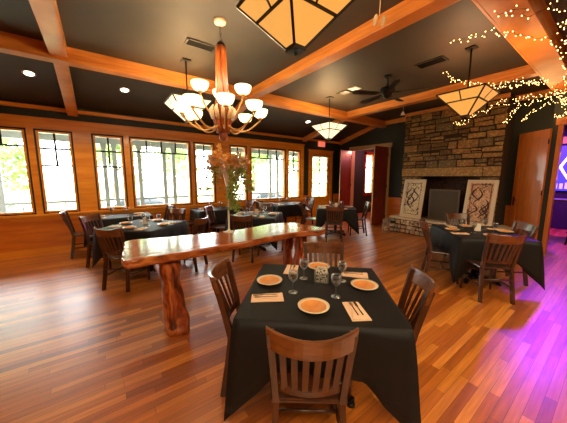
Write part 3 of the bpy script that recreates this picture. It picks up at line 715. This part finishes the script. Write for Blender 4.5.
for k in range(26):   # pink blossoms
    bm = new(); a_ = random.uniform(0,2*PI); el = random.uniform(-.35,.9); d = Vector((math.cos(a_)*math.cos(el), math.sin(a_)*math.cos(el), math.sin(el)))
    c_ = Vector((0,0,.12))+d*random.uniform(.14,.25)
    tube(bm, [(0,0,.08), c_*.6+Vector((0,0,.03)), c_], .0025, 5)
    for q in range(26):
        dd = Vector([random.gauss(0,1) for _ in range(3)]).normalized(); leafq(bm, c_+dd*.008, dd, .045, .034)
    obj('pink_blossom', bm, M_pink, t, fix=False)
for k in range(14):   # drooping dry sprays
    bm = new(); a_ = random.uniform(0,2*PI); P = []
    L0 = random.uniform(.2,.34)
    for q in range(8):
        s_ = q/7; P.append(Vector((math.cos(a_)*L0*s_**.8, math.sin(a_)*L0*s_**.8, .12+.16*s_-.42*s_*s_)))
    tube(bm, P, .0025, 5)
    for q in range(50):
        i = random.randrange(2,8); leafq(bm, P[i]+Vector([random.uniform(-.02,.02) for _ in range(3)]), Vector((random.uniform(-1,1),random.uniform(-1,1),random.uniform(-1.2,.2))), .055, .026)
    obj('dry_spray', bm, M_dry if k % 2 else M_vine, t, fix=False)
bm = new(); P = [Vector((.05+.03*math.sin(i*.8), -.07-.012*math.cos(i), .06-.5*i/12)) for i in range(13)]
tube(bm, P, .004, 5)
for q in range(420):
    i = random.random()*12; p = P[int(i)]+Vector((random.gauss(0,.03),random.gauss(0,.03),random.uniform(-.03,.03)))*(1.1 if i < 8 else 1.35)
    leafq(bm, p, Vector((random.uniform(-1,1),random.uniform(-1,1),random.uniform(-1,.4))), .05, .03)
obj('trailing_vine', bm, M_vine, t, fix=False)

# ------------------------------------------------------------------ chandelier
CX, CYc = 1.34, 3.12
t = thing('chandelier', 'large chandelier of glowing glass bowls on curved arms around a carved wooden column', 'chandelier', (CX,CYc,2.05))
def zz(z): return z-2.05
bm = new(); lathe(bm, [(0,zz(3.46)),(.075,zz(3.46)),(.07,zz(3.43)),(.03,zz(3.41)),(0,zz(3.41))], 20); obj('canopy', bm, M_rim, t)
bm = new()
for k in range(6):
    z = zz(3.41)-k*.033; Mx = Matrix.Translation((0,0,z-.018)) @ Matrix.Rotation(PI/2*(k%2), 4, 'Z')
    pts_ = [Mx @ Vector((.010*math.cos(a_), 0, .022*math.sin(a_))) for a_ in [2*PI*i/10 for i in range(11)]]
    tube(bm, pts_, .003, 5)
obj('chain', bm, M_bronze, t)
bm = new(); lathe(bm, [(0,zz(3.225)),(.03,zz(3.22)),(.05,zz(3.19)),(.042,zz(3.17)),(.046,zz(3.15))], 16); 
obj('collar', bm, M_bronze, t)
bm = new()
for k in range(7):   # bundle of twisted staves
    P = []; rr = []
    for i in range(15):
        s_ = i/14; z = 3.17-1.02*s_; a_ = 2*PI*k/7+s_*.9
        r_ = .042+.03*s_**2+(.035*math.exp(-((s_-.78)/.12)**2))-(.010*max(0,(s_-.86)/.14)); P.append((r_*math.cos(a_), r_*math.sin(a_), zz(z))); rr.append(.024+.010*s_-(.010*max(0,(s_-.86)/.14)))
    tube(bm, P, rr, 7)
tube(bm, [(0,0,zz(3.17)),(0,0,zz(2.2))], .03, 8)
obj('column', bm, M_antler, t)
bm = new(); lathe(bm, [(0,0),(.03,.005),(.05,.03),(.056,.07),(.045,.10),(.06,.14),(.05,.20),(0,.21)], 16); obj('finial', bm, M_antler, t)
def bowl_prof(r): return [(0,0),(r*.35,.004),(r*.75,.028),(r*.96,.07),(r,.105),(r*.97,.105),(r*.92,.07),(r*.7,.034),(r*.3,.012),(0,.010)]
def arm_bowl(a_, rad, zb, rb, z_root):
    c_, s_ = math.cos(a_), math.sin(a_)
    ar = new(); P = []
    for i in range(12):
        q = i/11; r_ = .05+(rad-.05)*q; z = z_root+(zb-.03-z_root)*q**1.6-.13*math.sin(PI*q)*(1-q*.3)
        P.append((r_*c_, r_*s_, zz(z)))
    P.append((rad*c_, rad*s_, zz(zb)))
    tube(ar, P, .010, 7); lathe(ar, [(0,zz(zb)-.02),(.022,zz(zb)-.012),(.03,zz(zb)+.004),(0,zz(zb)+.004)], 12, (rad*c_,rad*s_,0)); obj('arm', ar, M_brass, t)
    b_ = new(); lathe(b_, bowl_prof(rb), 22, (rad*c_,rad*s_,zz(zb)+.002)); obj('glass_bowl', b_, M_bowl, t)
    for o_ in (): pass
view = math.atan2(CYc, CX)
for k in range(8): arm_bowl(view+PI+2*PI*k/8+R(4), .48, 2.36, .100, 2.27)
for k in range(3): arm_bowl(view+(R(92),R(-88),R(4))[k], .26, 2.63, .106, 2.46)
bm = new()
for k in range(10):    # small pale leaf shapes around the lower column
    a_ = 2*PI*k/10; c_, s_ = math.cos(a_), math.sin(a_)
    P = [(.06*c_,.06*s_,zz(2.30)),(.12*c_,.12*s_,zz(2.34)),(.15*c_,.15*s_,zz(2.42)),(.12*c_,.12*s_,zz(2.48))]
    tube(bm, P, [.012,.03,.028,.006], 6)
obj('leaf_ornament', bm, M_rim, t)
for k in range(6):
    a_ = 2*PI*k/6; l_ = light('POINT', 'chandelier_bulb', (CX+.40*math.cos(a_), CYc+.40*math.sin(a_), 2.86), 6, WARM2, shadow_soft_size=.08)

# ------------------------------------------------------------------ pendant lamps
def make_pendant(rod):
    t = thing('pendant_lamp', 'x', 'pendant lamp')     # origin at the ceiling
    top = -rod; S = .30; s2 = .175; s3 = .045; h1 = .10; h2 = .31
    bm = new(); box(bm, -.065,.065,-.065,.065,-.02,0); obj('canopy', bm, M_bronze, t)
    bm = new(); tube(bm, [(0,0,-.02),(0,0,top-h2+.02)], .011, 8); obj('rod', bm, M_bronze, t)
    lv = [(S,top),(.20,top-h1-.02),(s3,top-h2)]
    def cor(i, l): sx, sy = [(-1,-1),(1,-1),(1,1),(-1,1)][i%4]; return Vector((sx*lv[l][0], sy*lv[l][0], lv[l][1]))
    bm = new()
    for i in range(4):
        for l in (0,1,2): bar(bm, cor(i,l), cor(i+1,l), .018, .018)
        for l in (0,1): bar(bm, cor(i,l), cor(i,l+1), .018, .018)
        bar(bm, (cor(i,0)+cor(i+1,0))/2, (cor(i,1)+cor(i+1,1))/2, .014, .014)
    obj('lamp_frame', bm, M_bronze, t)
    bm = new(); box(bm, -s3-.008, s3+.008, -s3-.008, s3+.008, top-h2-.02, top-h2-.006); lathe(bm, [(0,top-h2-.05),(.012,top-h2-.045),(.014,top-h2-.03),(.006,top-h2-.02),(0,top-h2-.02)], 10); obj('finial', bm, M_bronze, t)
    for i in range(4):
        bm = new()
        for l in (0,1):
            q = [cor(i,l), cor(i+1,l), cor(i+1,l+1), cor(i,l+1)]; nrm = (q[1]-q[0]).cross(q[3]-q[0]).normalized()*.002
            A = [bm.verts.new(p+nrm) for p in q]; B = [bm.verts.new(p-nrm) for p in q]
            bm.faces.new(A); bm.faces.new(B[::-1])
            for k in range(4): bm.faces.new((A[k],B[k],B[(k+1)%4],A[(k+1)%4]))
        obj('glass_panel', bm, M_lampglass, t)
    return index_kids(t)
pen0 = make_pendant(.64)
pens = [(1.22,1.52,'large amber glass pendant lamp overhead at the top edge of the picture'),
        (4.52,1.56,'amber glass pendant lamp hanging in front of the stone chimney'),
        (4.56,4.38,'cream glass pendant lamp hanging before the exit door corner'),
        (1.30,4.43,'glass pendant lamp half hidden behind the chandelier bowls')]
for i, (x,y,lb) in enumerate(pens):
    r = pen0 if i == 0 else dup(pen0)
    r.location = (x,y,ZC); tag(r, lb, 'pendant lamp', 'square glass pendant lamps')
    if i > 1:
        for c_ in r.children:
            if c_.name.startswith('glass_panel'):
                c_.data = c_.data.copy(); c_.data.materials[0] = M_lampglass2
    light('POINT', 'pendant_bulb', (x,y,ZC-.74), (52,30,42,32)[i], WARM, shadow_soft_size=.06)

# ------------------------------------------------------------------ ceiling fan
t = thing('ceiling_fan', 'black five-bladed ceiling fan', 'ceiling fan', (4.50,2.86,ZC))
bm = new(); lathe(bm, [(0,0),(.07,0),(.06,-.05),(.02,-.07),(.018,-.2),(0,-.2)], 16); obj('downrod', bm, M_black, t)
bm = new(); lathe(bm, [(0,-.18),(.06,-.19),(.13,-.22),(.14,-.27),(.11,-.31),(.07,-.34),(.06,-.38),(.03,-.40),(0,-.405)], 24); obj('motor', bm, M_black, t)
fa = math.atan2(2.86,4.5)
for k, a_ in enumerate([R(8)+2*PI*k/5 for k in range(5)]):
    c_, s_ = math.cos(a_), math.sin(a_); bm = new()
    Mx = Matrix.Rotation(a_, 4, 'Z') @ Matrix.Translation((.2,0,-.315)) @ Matrix.Rotation(R(12), 4, 'X')
    vs0 = [(0,-.05),(.42,-.07),(.47,-.05),(.48,0),(.47,.05),(.42,.07),(0,.05)]
    A = [bm.verts.new(Mx @ Vector((x,y,.004))) for x,y in vs0]; B = [bm.verts.new(Mx @ Vector((x,y,-.004))) for x,y in vs0]
    bm.faces.new(A); bm.faces.new(B[::-1])
    for i in range(len(A)): bm.faces.new((A[i],B[i],B[(i+1)%len(A)],A[(i+1)%len(A)]))
    bl = obj('blade', bm, M_black, t)
    bm = new(); bar(bm, (.09*c_,.09*s_,-.30), (.24*c_,.24*s_,-.315), .03, .012); obj('blade_bracket', bm, M_black, bl)

# ------------------------------------------------------------------ vents, downlights, exit sign
def vent(x, y, wx, wy, lb, m=M_vent):
    t = thing('ceiling_vent', lb, 'vent', (x,y,ZC), 0, 'ceiling vents')
    bm = new()
    for x0,x1,y0,y1 in ((-wx,wx,-wy,-wy+.025),(-wx,wx,wy-.025,wy),(-wx,-wx+.025,-wy,wy),(wx-.025,wx,-wy,wy)): box(bm, x0,x1,y0,y1,-.014,0)
    obj('vent_frame', bm, m, t)
    bm = new(); n = 9
    for k in range(n):
        if wx > wy: y_ = -wy+.03+(2*wy-.06)*k/(n-1); bar(bm, (-wx+.02,y_,-.007),(wx-.02,y_,-.007), .012,.003,(0,.5,.8))
        else: x_ = -wx+.03+(2*wx-.06)*k/(n-1); bar(bm, (x_,-wy+.02,-.007),(x_,wy-.02,-.007), .012,.003,(.5,0,.8))
    box(bm, -wx+.02, wx-.02, -wy+.02, wy-.02, -.002, 0)
    obj('louver', bm, M_black, t)
vent(1.34,3.82,.21,.10,'dark slatted ceiling vent left of the chandelier chain')
vent(4.58,3.95,.12,.14,'ceiling vent beside a small lit panel above the door-side pendant')
vent(4.55,2.13,.12,.22,'dark ceiling vent to the right of the fan')
t = thing('ceiling_light', 'small square lit ceiling panel beside the vent near the fan', 'ceiling light', (4.55,3.66,ZC))
bm = new(); box(bm, -.10,.10,-.10,.10,-.012,0); obj('light_frame', bm, M_white, t); bm = new(); box(bm, -.08,.08,-.08,.08,-.016,-.012); obj('lens', bm, mat('panel_lens', (1,1,1,1), .5, emit=(1,.7,.4), es=.35), t)
sl = math.atan2(2.97-ZC, YW+.2-5.25)
for x, y, lb in ((-.76,6.0,'round recessed downlight in the sloped ceiling, leftmost'),(.57,6.0,'round recessed downlight in the sloped ceiling above the second window group'),(5.33,6.0,'round recessed downlight in the sloped ceiling near the exit door')):
    z = ZC+(y-5.25)*math.tan(sl)
    t = thing('recessed_downlight', lb, 'downlight', (x,y,z), 0, 'recessed downlights'); t.rotation_euler = (sl,0,0)
    bm = new(); lathe(bm, [(.062,-.004),(.085,-.008),(.088,-.001),(.062,-.001)], 24); obj('trim_ring', bm, M_white, t)
    bm = new(); lathe(bm, [(0,-.005),(.062,-.005),(.062,-.001),(0,-.001)], 24); obj('lens', bm, M_disc, t)
    light('SPOT', 'downlight_lamp', (x,y,z-.04), 40, WARM2, (0,0,0), spot_size=R(110), spot_blend=.6, shadow_soft_size=.06)
t = thing('exit_sign', 'red-lettered exit sign above the glazed door', 'exit sign', (6.86,YW-.06,2.72))
bm = new(); box(bm, -.16,.16,-.025,.035,0,.19); obj('sign_box', bm, M_exit, t, bevel=.006)
bm = new(); zz0, q = .045, .016
def rect(x0,x1,z0,z1): box(bm, x0,x1,-.030,-.025,zz0+z0,zz0+z1)
x = -.125
rect(x,x+q,0,.11); rect(x,x+.048,0,q); rect(x,x+.042,.047,.047+q); rect(x,x+.048,.11-q,.11)          # E
x = -.058
bar(bm, (x,-.0275,zz0+.002),(x+.05,-.0275,zz0+.108), .005,q); bar(bm, (x,-.0273,zz0+.108),(x+.05,-.0273,zz0+.002), .005,q)   # X
x = .018; rect(x,x+q,0,.11)                                                                            # I
x = .060; rect(x,x+.062,.11-q,.11); rect(x+.023,x+.023+q,0,.11)                                        # T
obj('letters', bm, M_exitr, t)
# hanging glass ornament and small bell lamp
t = thing('hanging_ornament', 'small hanging pair of pale glass discs on a cord before the beam at the top', 'ornament', (2.35,1.62,ZC))
bm = new(); tube(bm, [(0,0,0),(0,0,-.30)], .004, 6); obj('cord', bm, M_rim, t)
for sx in (-1,1):
    bm = new(); Mx = Matrix.Translation((sx*.035,-sx*.02,-.34)) @ Matrix.Rotation(R(55), 4, 'Z') @ Matrix.Rotation(PI/2, 4, 'X')
    lathe(bm, [(0,-.012),(.04,-.010),(.05,0),(.04,.010),(0,.012)], 18); bmesh.ops.transform(bm, matrix=Mx, verts=bm.verts); obj('glass_disc', bm, M_rim, t)
t = thing('hanging_bell_lamp', 'small white bell-shaped lamp hanging on a cord at the chimney corner', 'pendant lamp', (6.45,3.62,ZC))
bm = new(); tube(bm, [(0,0,0),(0,0,-.20)], .004, 6); obj('cord', bm, M_rim, t)
bm = new(); lathe(bm, [(0,-.19),(.015,-.195),(.03,-.23),(.06,-.28),(.056,-.28),(.026,-.232),(0,-.205)], 16); obj('bell_shade', bm, M_white, t)

# ------------------------------------------------------------------ fairy light strings
bulb_me = None
bb = new(); bmesh.ops.create_icosphere(bb, subdivisions=1, radius=.0055); bulb_me = bpy.data.meshes.new('bulb'); bb.to_mesh(bulb_me); bb.free(); bulb_me.materials.append(M_bulb)
def string(P, n, lb, jit=.03):
    P = [Vector(p) for p in P]; t = thing('string_lights', lb, 'string lights', P[0], 0, 'warm fairy light strings')
    rnd = random.Random(int(P[0].x*100+n)); Q = []
    for i in range(n):
        s_ = i/(n-1)*(len(P)-1); k = min(int(s_), len(P)-2); f_ = s_-k
        Q.append(P[k].lerp(P[k+1], f_)-Vector((0,0,.05*math.sin(PI*f_)))+Vector([rnd.uniform(-jit,jit) for _ in range(3)])-P[0])
    bm = new(); tube(bm, Q, .0022, 4, smooth=False); obj('wire', bm, M_wire, t)
    for p in Q:
        b_ = bpy.data.objects.new('bulb', bulb_me); C.objects.link(b_); b_.parent = t; b_.location = p+Vector((0,0,-.012))
string([(3.66,1.46,3.28),(3.72,1.26,3.30),(3.69,1.09,3.24),(3.77,.96,3.20),(4.17,.785,3.2),(4.62,.63,3.2),(5.2,.5,3.3)], 44, 'fairy light string crossing the wide header beam')
string([(5.0,2.1,3.40),(5.3,1.95,3.30),(5.75,1.79,3.30),(5.9,1.29,3.26),(6.0,1.0,3.2)], 60, 'fairy light string along the ceiling behind the chimney pendant')
string([(5.9,1.9,3.24),(5.9,1.5,3.22),(5.92,1.2,3.2),(6.0,.95,3.16)], 50, 'dense fairy light string along the underside of the last cross beam', .03)
string([(7.0,2.6,2.86),(7.0,2.3,3.01),(7.0,1.8,3.20),(7.0,1.4,3.2),(7.0,1.0,3.16)], 80, 'dense fairy light string in front of the chimney top', .05)
string([(7.15,1.75,2.76),(7.1,1.6,2.95),(7.05,1.5,3.1),(7.1,1.2,3.12)], 36, 'fairy light string dropping beside the chimney right edge', .03)
string([(7.2,1.45,2.78),(7.25,1.35,2.95),(7.25,1.15,3.08),(7.2,.9,3.1)], 30, 'fairy light swag hanging above the tall door', .03)
string([(6.5,.95,3.2),(6.5,.9,3.0),(6.8,.82,3.2),(6.9,.86,2.9),(7.0,.8,3.1)], 70, 'fairy light cluster at the corner of the header beam', .07)
string([(7.2,.98,2.78),(7.25,.85,2.84),(7.25,.7,2.9),(7.2,.3,2.84)], 40, 'fairy light string over the bar room doorway')
string([(4.0,.60,3.4),(4.6,.67,3.36),(5.2,.70,3.25),(5.8,.72,3.18),(6.3,.76,3.1)], 50, 'loose fairy light string hanging at the right edge of the picture', .05)
string([(3.2,.95,3.17),(3.35,.80,3.19),(3.8,.58,3.3)], 14, 'short end of a fairy light string at the top edge', .05)
light('POINT', 'fairy_glow', (6.8,1.1,3.0), 5, (1,.55,.2), shadow_soft_size=.25)
light('POINT', 'fairy_glow', (4.3,.8,3.05), 1.0, (1,.5,.18), shadow_soft_size=.15)

# ------------------------------------------------------------------ bar room contents
t = thing('neon_wall_sign', 'blue wall panel with a glowing orange diamond outline on the bar room wall', 'sign', (11.55,.75,1.2))
bm = new(); box(bm, -.04,0,-.95,.95,0,1.35); obj('panel', bm, mat('blue_panel', srgb(28,20,110), .4, emit=(.05,.04,.7), es=1.0), t)
bm = new(); P = [(-.05,.55,.72),(-.05,.36,1.12),(-.05,-.36,1.12),(-.05,-.55,.72),(-.05,-.36,.36),(-.05,.36,.36),(-.05,.55,.72)]
tube(bm, P, .03, 8); obj('diamond_outline', bm, mat('orange_neon', srgb(230,90,50), .4, emit=(1,.25,.10), es=5), t)
bm = new()
for k in range(16):
    y_ = .85-k*.112; box(bm, -.045,-.04, y_-.07, y_, .05+random.uniform(0,.03), .17+random.uniform(0,.08))
obj('pale_marks', bm, mat('pale_marks', srgb(200,180,200), .5, emit=(.8,.6,.8), es=.4), t)
bm = new(); box(bm, -.06,0,-.95,.95,1.42,1.62); obj('header_board', bm, mat('orange_board', srgb(170,84,50), .5, emit=(1,.3,.15), es=.25), t)
t = thing('bar_table', 'tall dark bar table in the purple-lit room beyond the doorway', 'table', (9.6,.75,0))
bm = new(); box(bm, -.35,.35,-.9,.9,1.0,1.05); obj('tabletop', bm, M_chair, t, bevel=.006)
for x_, y_ in ((-.28,-.8),(.28,-.8),(-.28,.8),(.28,.8)):
    bm = new(); bar(bm, (x_,y_,0),(x_,y_,1.0), .05,.05,(0,1,0)); obj('leg', bm, M_black, t)
t = thing('bar_stool', 'dark bar stool beside the tall table in the purple-lit room', 'stool', (9.05,.6,0), 0, 'bar stools'); 
bm = new(); lathe(bm, [(0,.70),(.17,.70),(.18,.73),(.16,.76),(0,.76)], 18); obj('seat', bm, M_chair, t)
for k in range(4):
    a_ = PI/4+k*PI/2; bm = new(); tube(bm, [(.20*math.cos(a_),.20*math.sin(a_),0),(.12*math.cos(a_),.12*math.sin(a_),.70)], .014, 6); obj('leg', bm, M_black, t)
bm = new(); tube(bm, [(.165*math.cos(2*PI*i/16),.165*math.sin(2*PI*i/16),.28) for i in range(17)], .009, 6); obj('foot_ring', bm, M_black, t)
index_kids(t); dup(t, 'dark bar stool at the far end of the tall table in the purple-lit room', (9.0,1.25,0))
t['label'] = 'dark bar stool at the near end of the tall table in the purple-lit room'

# ------------------------------------------------------------------ outside
bm = new(); box(bm, -60,80,9.6,110,-.8,-.7); struct('ground', bm, M_grass)
bm = new(); box(bm, -8,16,YW+.14,9.6,-.16,-.04); struct('porch_deck', bm, M_deck)
bm = new(); box(bm, -8,16,YW+.14,9.7,2.86,2.95)
x = -7.6
while x < 15.6: box(bm, x, x+.06, YW+.14, 9.6, 2.72, 2.86); x += .8
box(bm, -8,16,9.15,9.3,2.55,2.86); struct('porch_roof', bm, M_porch)
for i, x in enumerate((-1.95,.22,.47,1.12,1.84,2.13,6.03,6.40)):
    bm = new(); box(bm, -.055,.055,-.055,.055,-.04,2.55); box(bm, -.075,.075,-.075,.075,-.04,.12); box(bm, -.075,.075,-.075,.075,2.45,2.55)
    o = obj('porch_post', bm, M_porch); o.location = (x,9.22,0)
    tag(o, 'grey square porch post outside, '+('seen through the leftmost window','left of the pair seen through the third window','right of the pair seen through the third window','leftmost seen through the wide middle window','middle one seen through the wide middle window','right one seen through the wide middle window','left of the pair outside the far wide window','right of the pair outside the far wide window')[i], 'post', 'porch posts')
t = thing('porch_railing', 'grey wooden porch railing seen low through the windows', 'railing', (4,9.22,0))
bm = new(); box(bm, -12,12,-.04,.04,.88,.94); obj('top_rail', bm, M_porch, t)
bm = new(); box(bm, -12,12,-.02,.02,.10,.14); obj('bottom_rail', bm, M_porch, t)
bm = new(); x = -11.9
while x < 12: box(bm, x-.014, x+.014, -.014,.014,.14,.88); x += .42
o = obj('baluster', bm, M_porch, t); o['kind'] = 'stuff'
def tree(x, y, h, r, m, lb, seed):
    rnd = random.Random(seed); t = thing('tree', lb, 'tree', (x,y,-.7), 0, 'trees beyond the porch')
    bm = new(); tube(bm, [(0,0,0),(.1,0,h*.3),(.0,.1,h*.62)], [.22,.17,.08], 8)
    for k in range(5):
        a_ = k*1.3; tube(bm, [(0,0,h*(.3+.06*k)),(math.cos(a_)*r*.5, math.sin(a_)*r*.5, h*(.5+.06*k))], [.08,.03], 6)
    obj('trunk', bm, M_bark, t)
    bm = new(); blobs = [(Vector((rnd.uniform(-.6,.6)*r, rnd.uniform(-.6,.6)*r, h*rnd.uniform(.28,.92))), r*rnd.uniform(.35,.55)) for _ in range(13)]
    for q in range(7000):
        c_, rr = rnd.choice(blobs); d = Vector([rnd.gauss(0,1) for _ in range(3)]).normalized(); p = c_+d*rr*rnd.uniform(.7,1.05)
        s_ = Vector([rnd.uniform(-1,1) for _ in range(3)]); u_ = (d+s_*.8).cross(Vector((rnd.random(),rnd.random(),rnd.random()))).normalized(); v_ = u_.cross(d+s_*.8).normalized(); L_ = rnd.uniform(.18,.34)
        bm.faces.new([bm.verts.new(p+u_*a_*L_+v_*b_*L_*.6) for a_,b_ in ((-.5,0),(0,-.5),(.5,0),(0,.5))])
    obj('crown', bm, m, t, fix=False)
tree(-5.5,20,7.5,3.0,M_leaf,'leafy green tree filling the leftmost window view',1)
tree(1.2,26,8.5,3.2,M_leaf2,'pale green tree beyond the second window',2)
tree(7.5,33,8,3.4,M_leaf2,'pale green tree far beyond the wide middle window',3)
tree(13,23,8,3.4,M_leaf,'green tree beyond the far wide window',4)
tree(20,22,8,3.6,M_leaf2,'pale green tree seen beyond the exit door glass',5)
def car(x, y, rz, m, lb):
    t = thing('car', lb, 'car', (x,y,-.7), rz, 'parked cars outside')
    prof = [(-2.15,.35),(-2.2,.75),(-2.0,.92),(-1.35,.98),(-.75,1.38),(.55,1.42),(1.15,1.0),(1.95,.9),(2.2,.7),(2.2,.35)]
    bm = new(); A = [bm.verts.new((a_,-.85 if z < 1.1 else -.68,z)) for a_,z in prof]; B = [bm.verts.new((a_,.85 if z < 1.1 else .68,z)) for a_,z in prof]
    bm.faces.new(A); bm.faces.new(B[::-1])
    for k in range(len(A)): bm.faces.new((A[k],A[(k+1)%len(A)],B[(k+1)%len(A)],B[k]))
    obj('car_body', bm, m, t, bevel=.05)
    for sy in (-1,1):
        bm = new(); q = [(-1.25,1.0,.84),(-.72,1.33,.715),(.5,1.36,.705),(1.0,1.02,.84)]
        A = [bm.verts.new((a_,sy*(c_+.015),z)) for a_,z,c_ in q]; B = [bm.verts.new((a_,sy*(c_-.01),z)) for a_,z,c_ in q]
        bm.faces.new(A); bm.faces.new(B[::-1])
        for k in range(4): bm.faces.new((A[k],B[k],B[(k+1)%4],A[(k+1)%4]))
        obj('side_window', bm, M_carglass, t)
    bm = new(); bar(bm, (1.14,0,1.02),(.60,0,1.40), 1.25,.02,(0,0,1)); obj('windscreen', bm, M_carglass, t)
    for sx in (-1.35,1.35):
        for sy in (-1,1):
            bm = new(); tube(bm, [(sx,sy*.68,.32),(sx,sy*.88,.32)], .32, 18, smooth=False); obj('wheel', bm, M_tyre, t)
car(1.5,13.6,.08,M_car[0],'silver car parked outside the wide middle window')
car(8.3,13.4,.05,M_car[1],'dark car parked outside the far wide window')
car(-3.8,14.2,0,M_car[2],'white car parked outside the leftmost window')
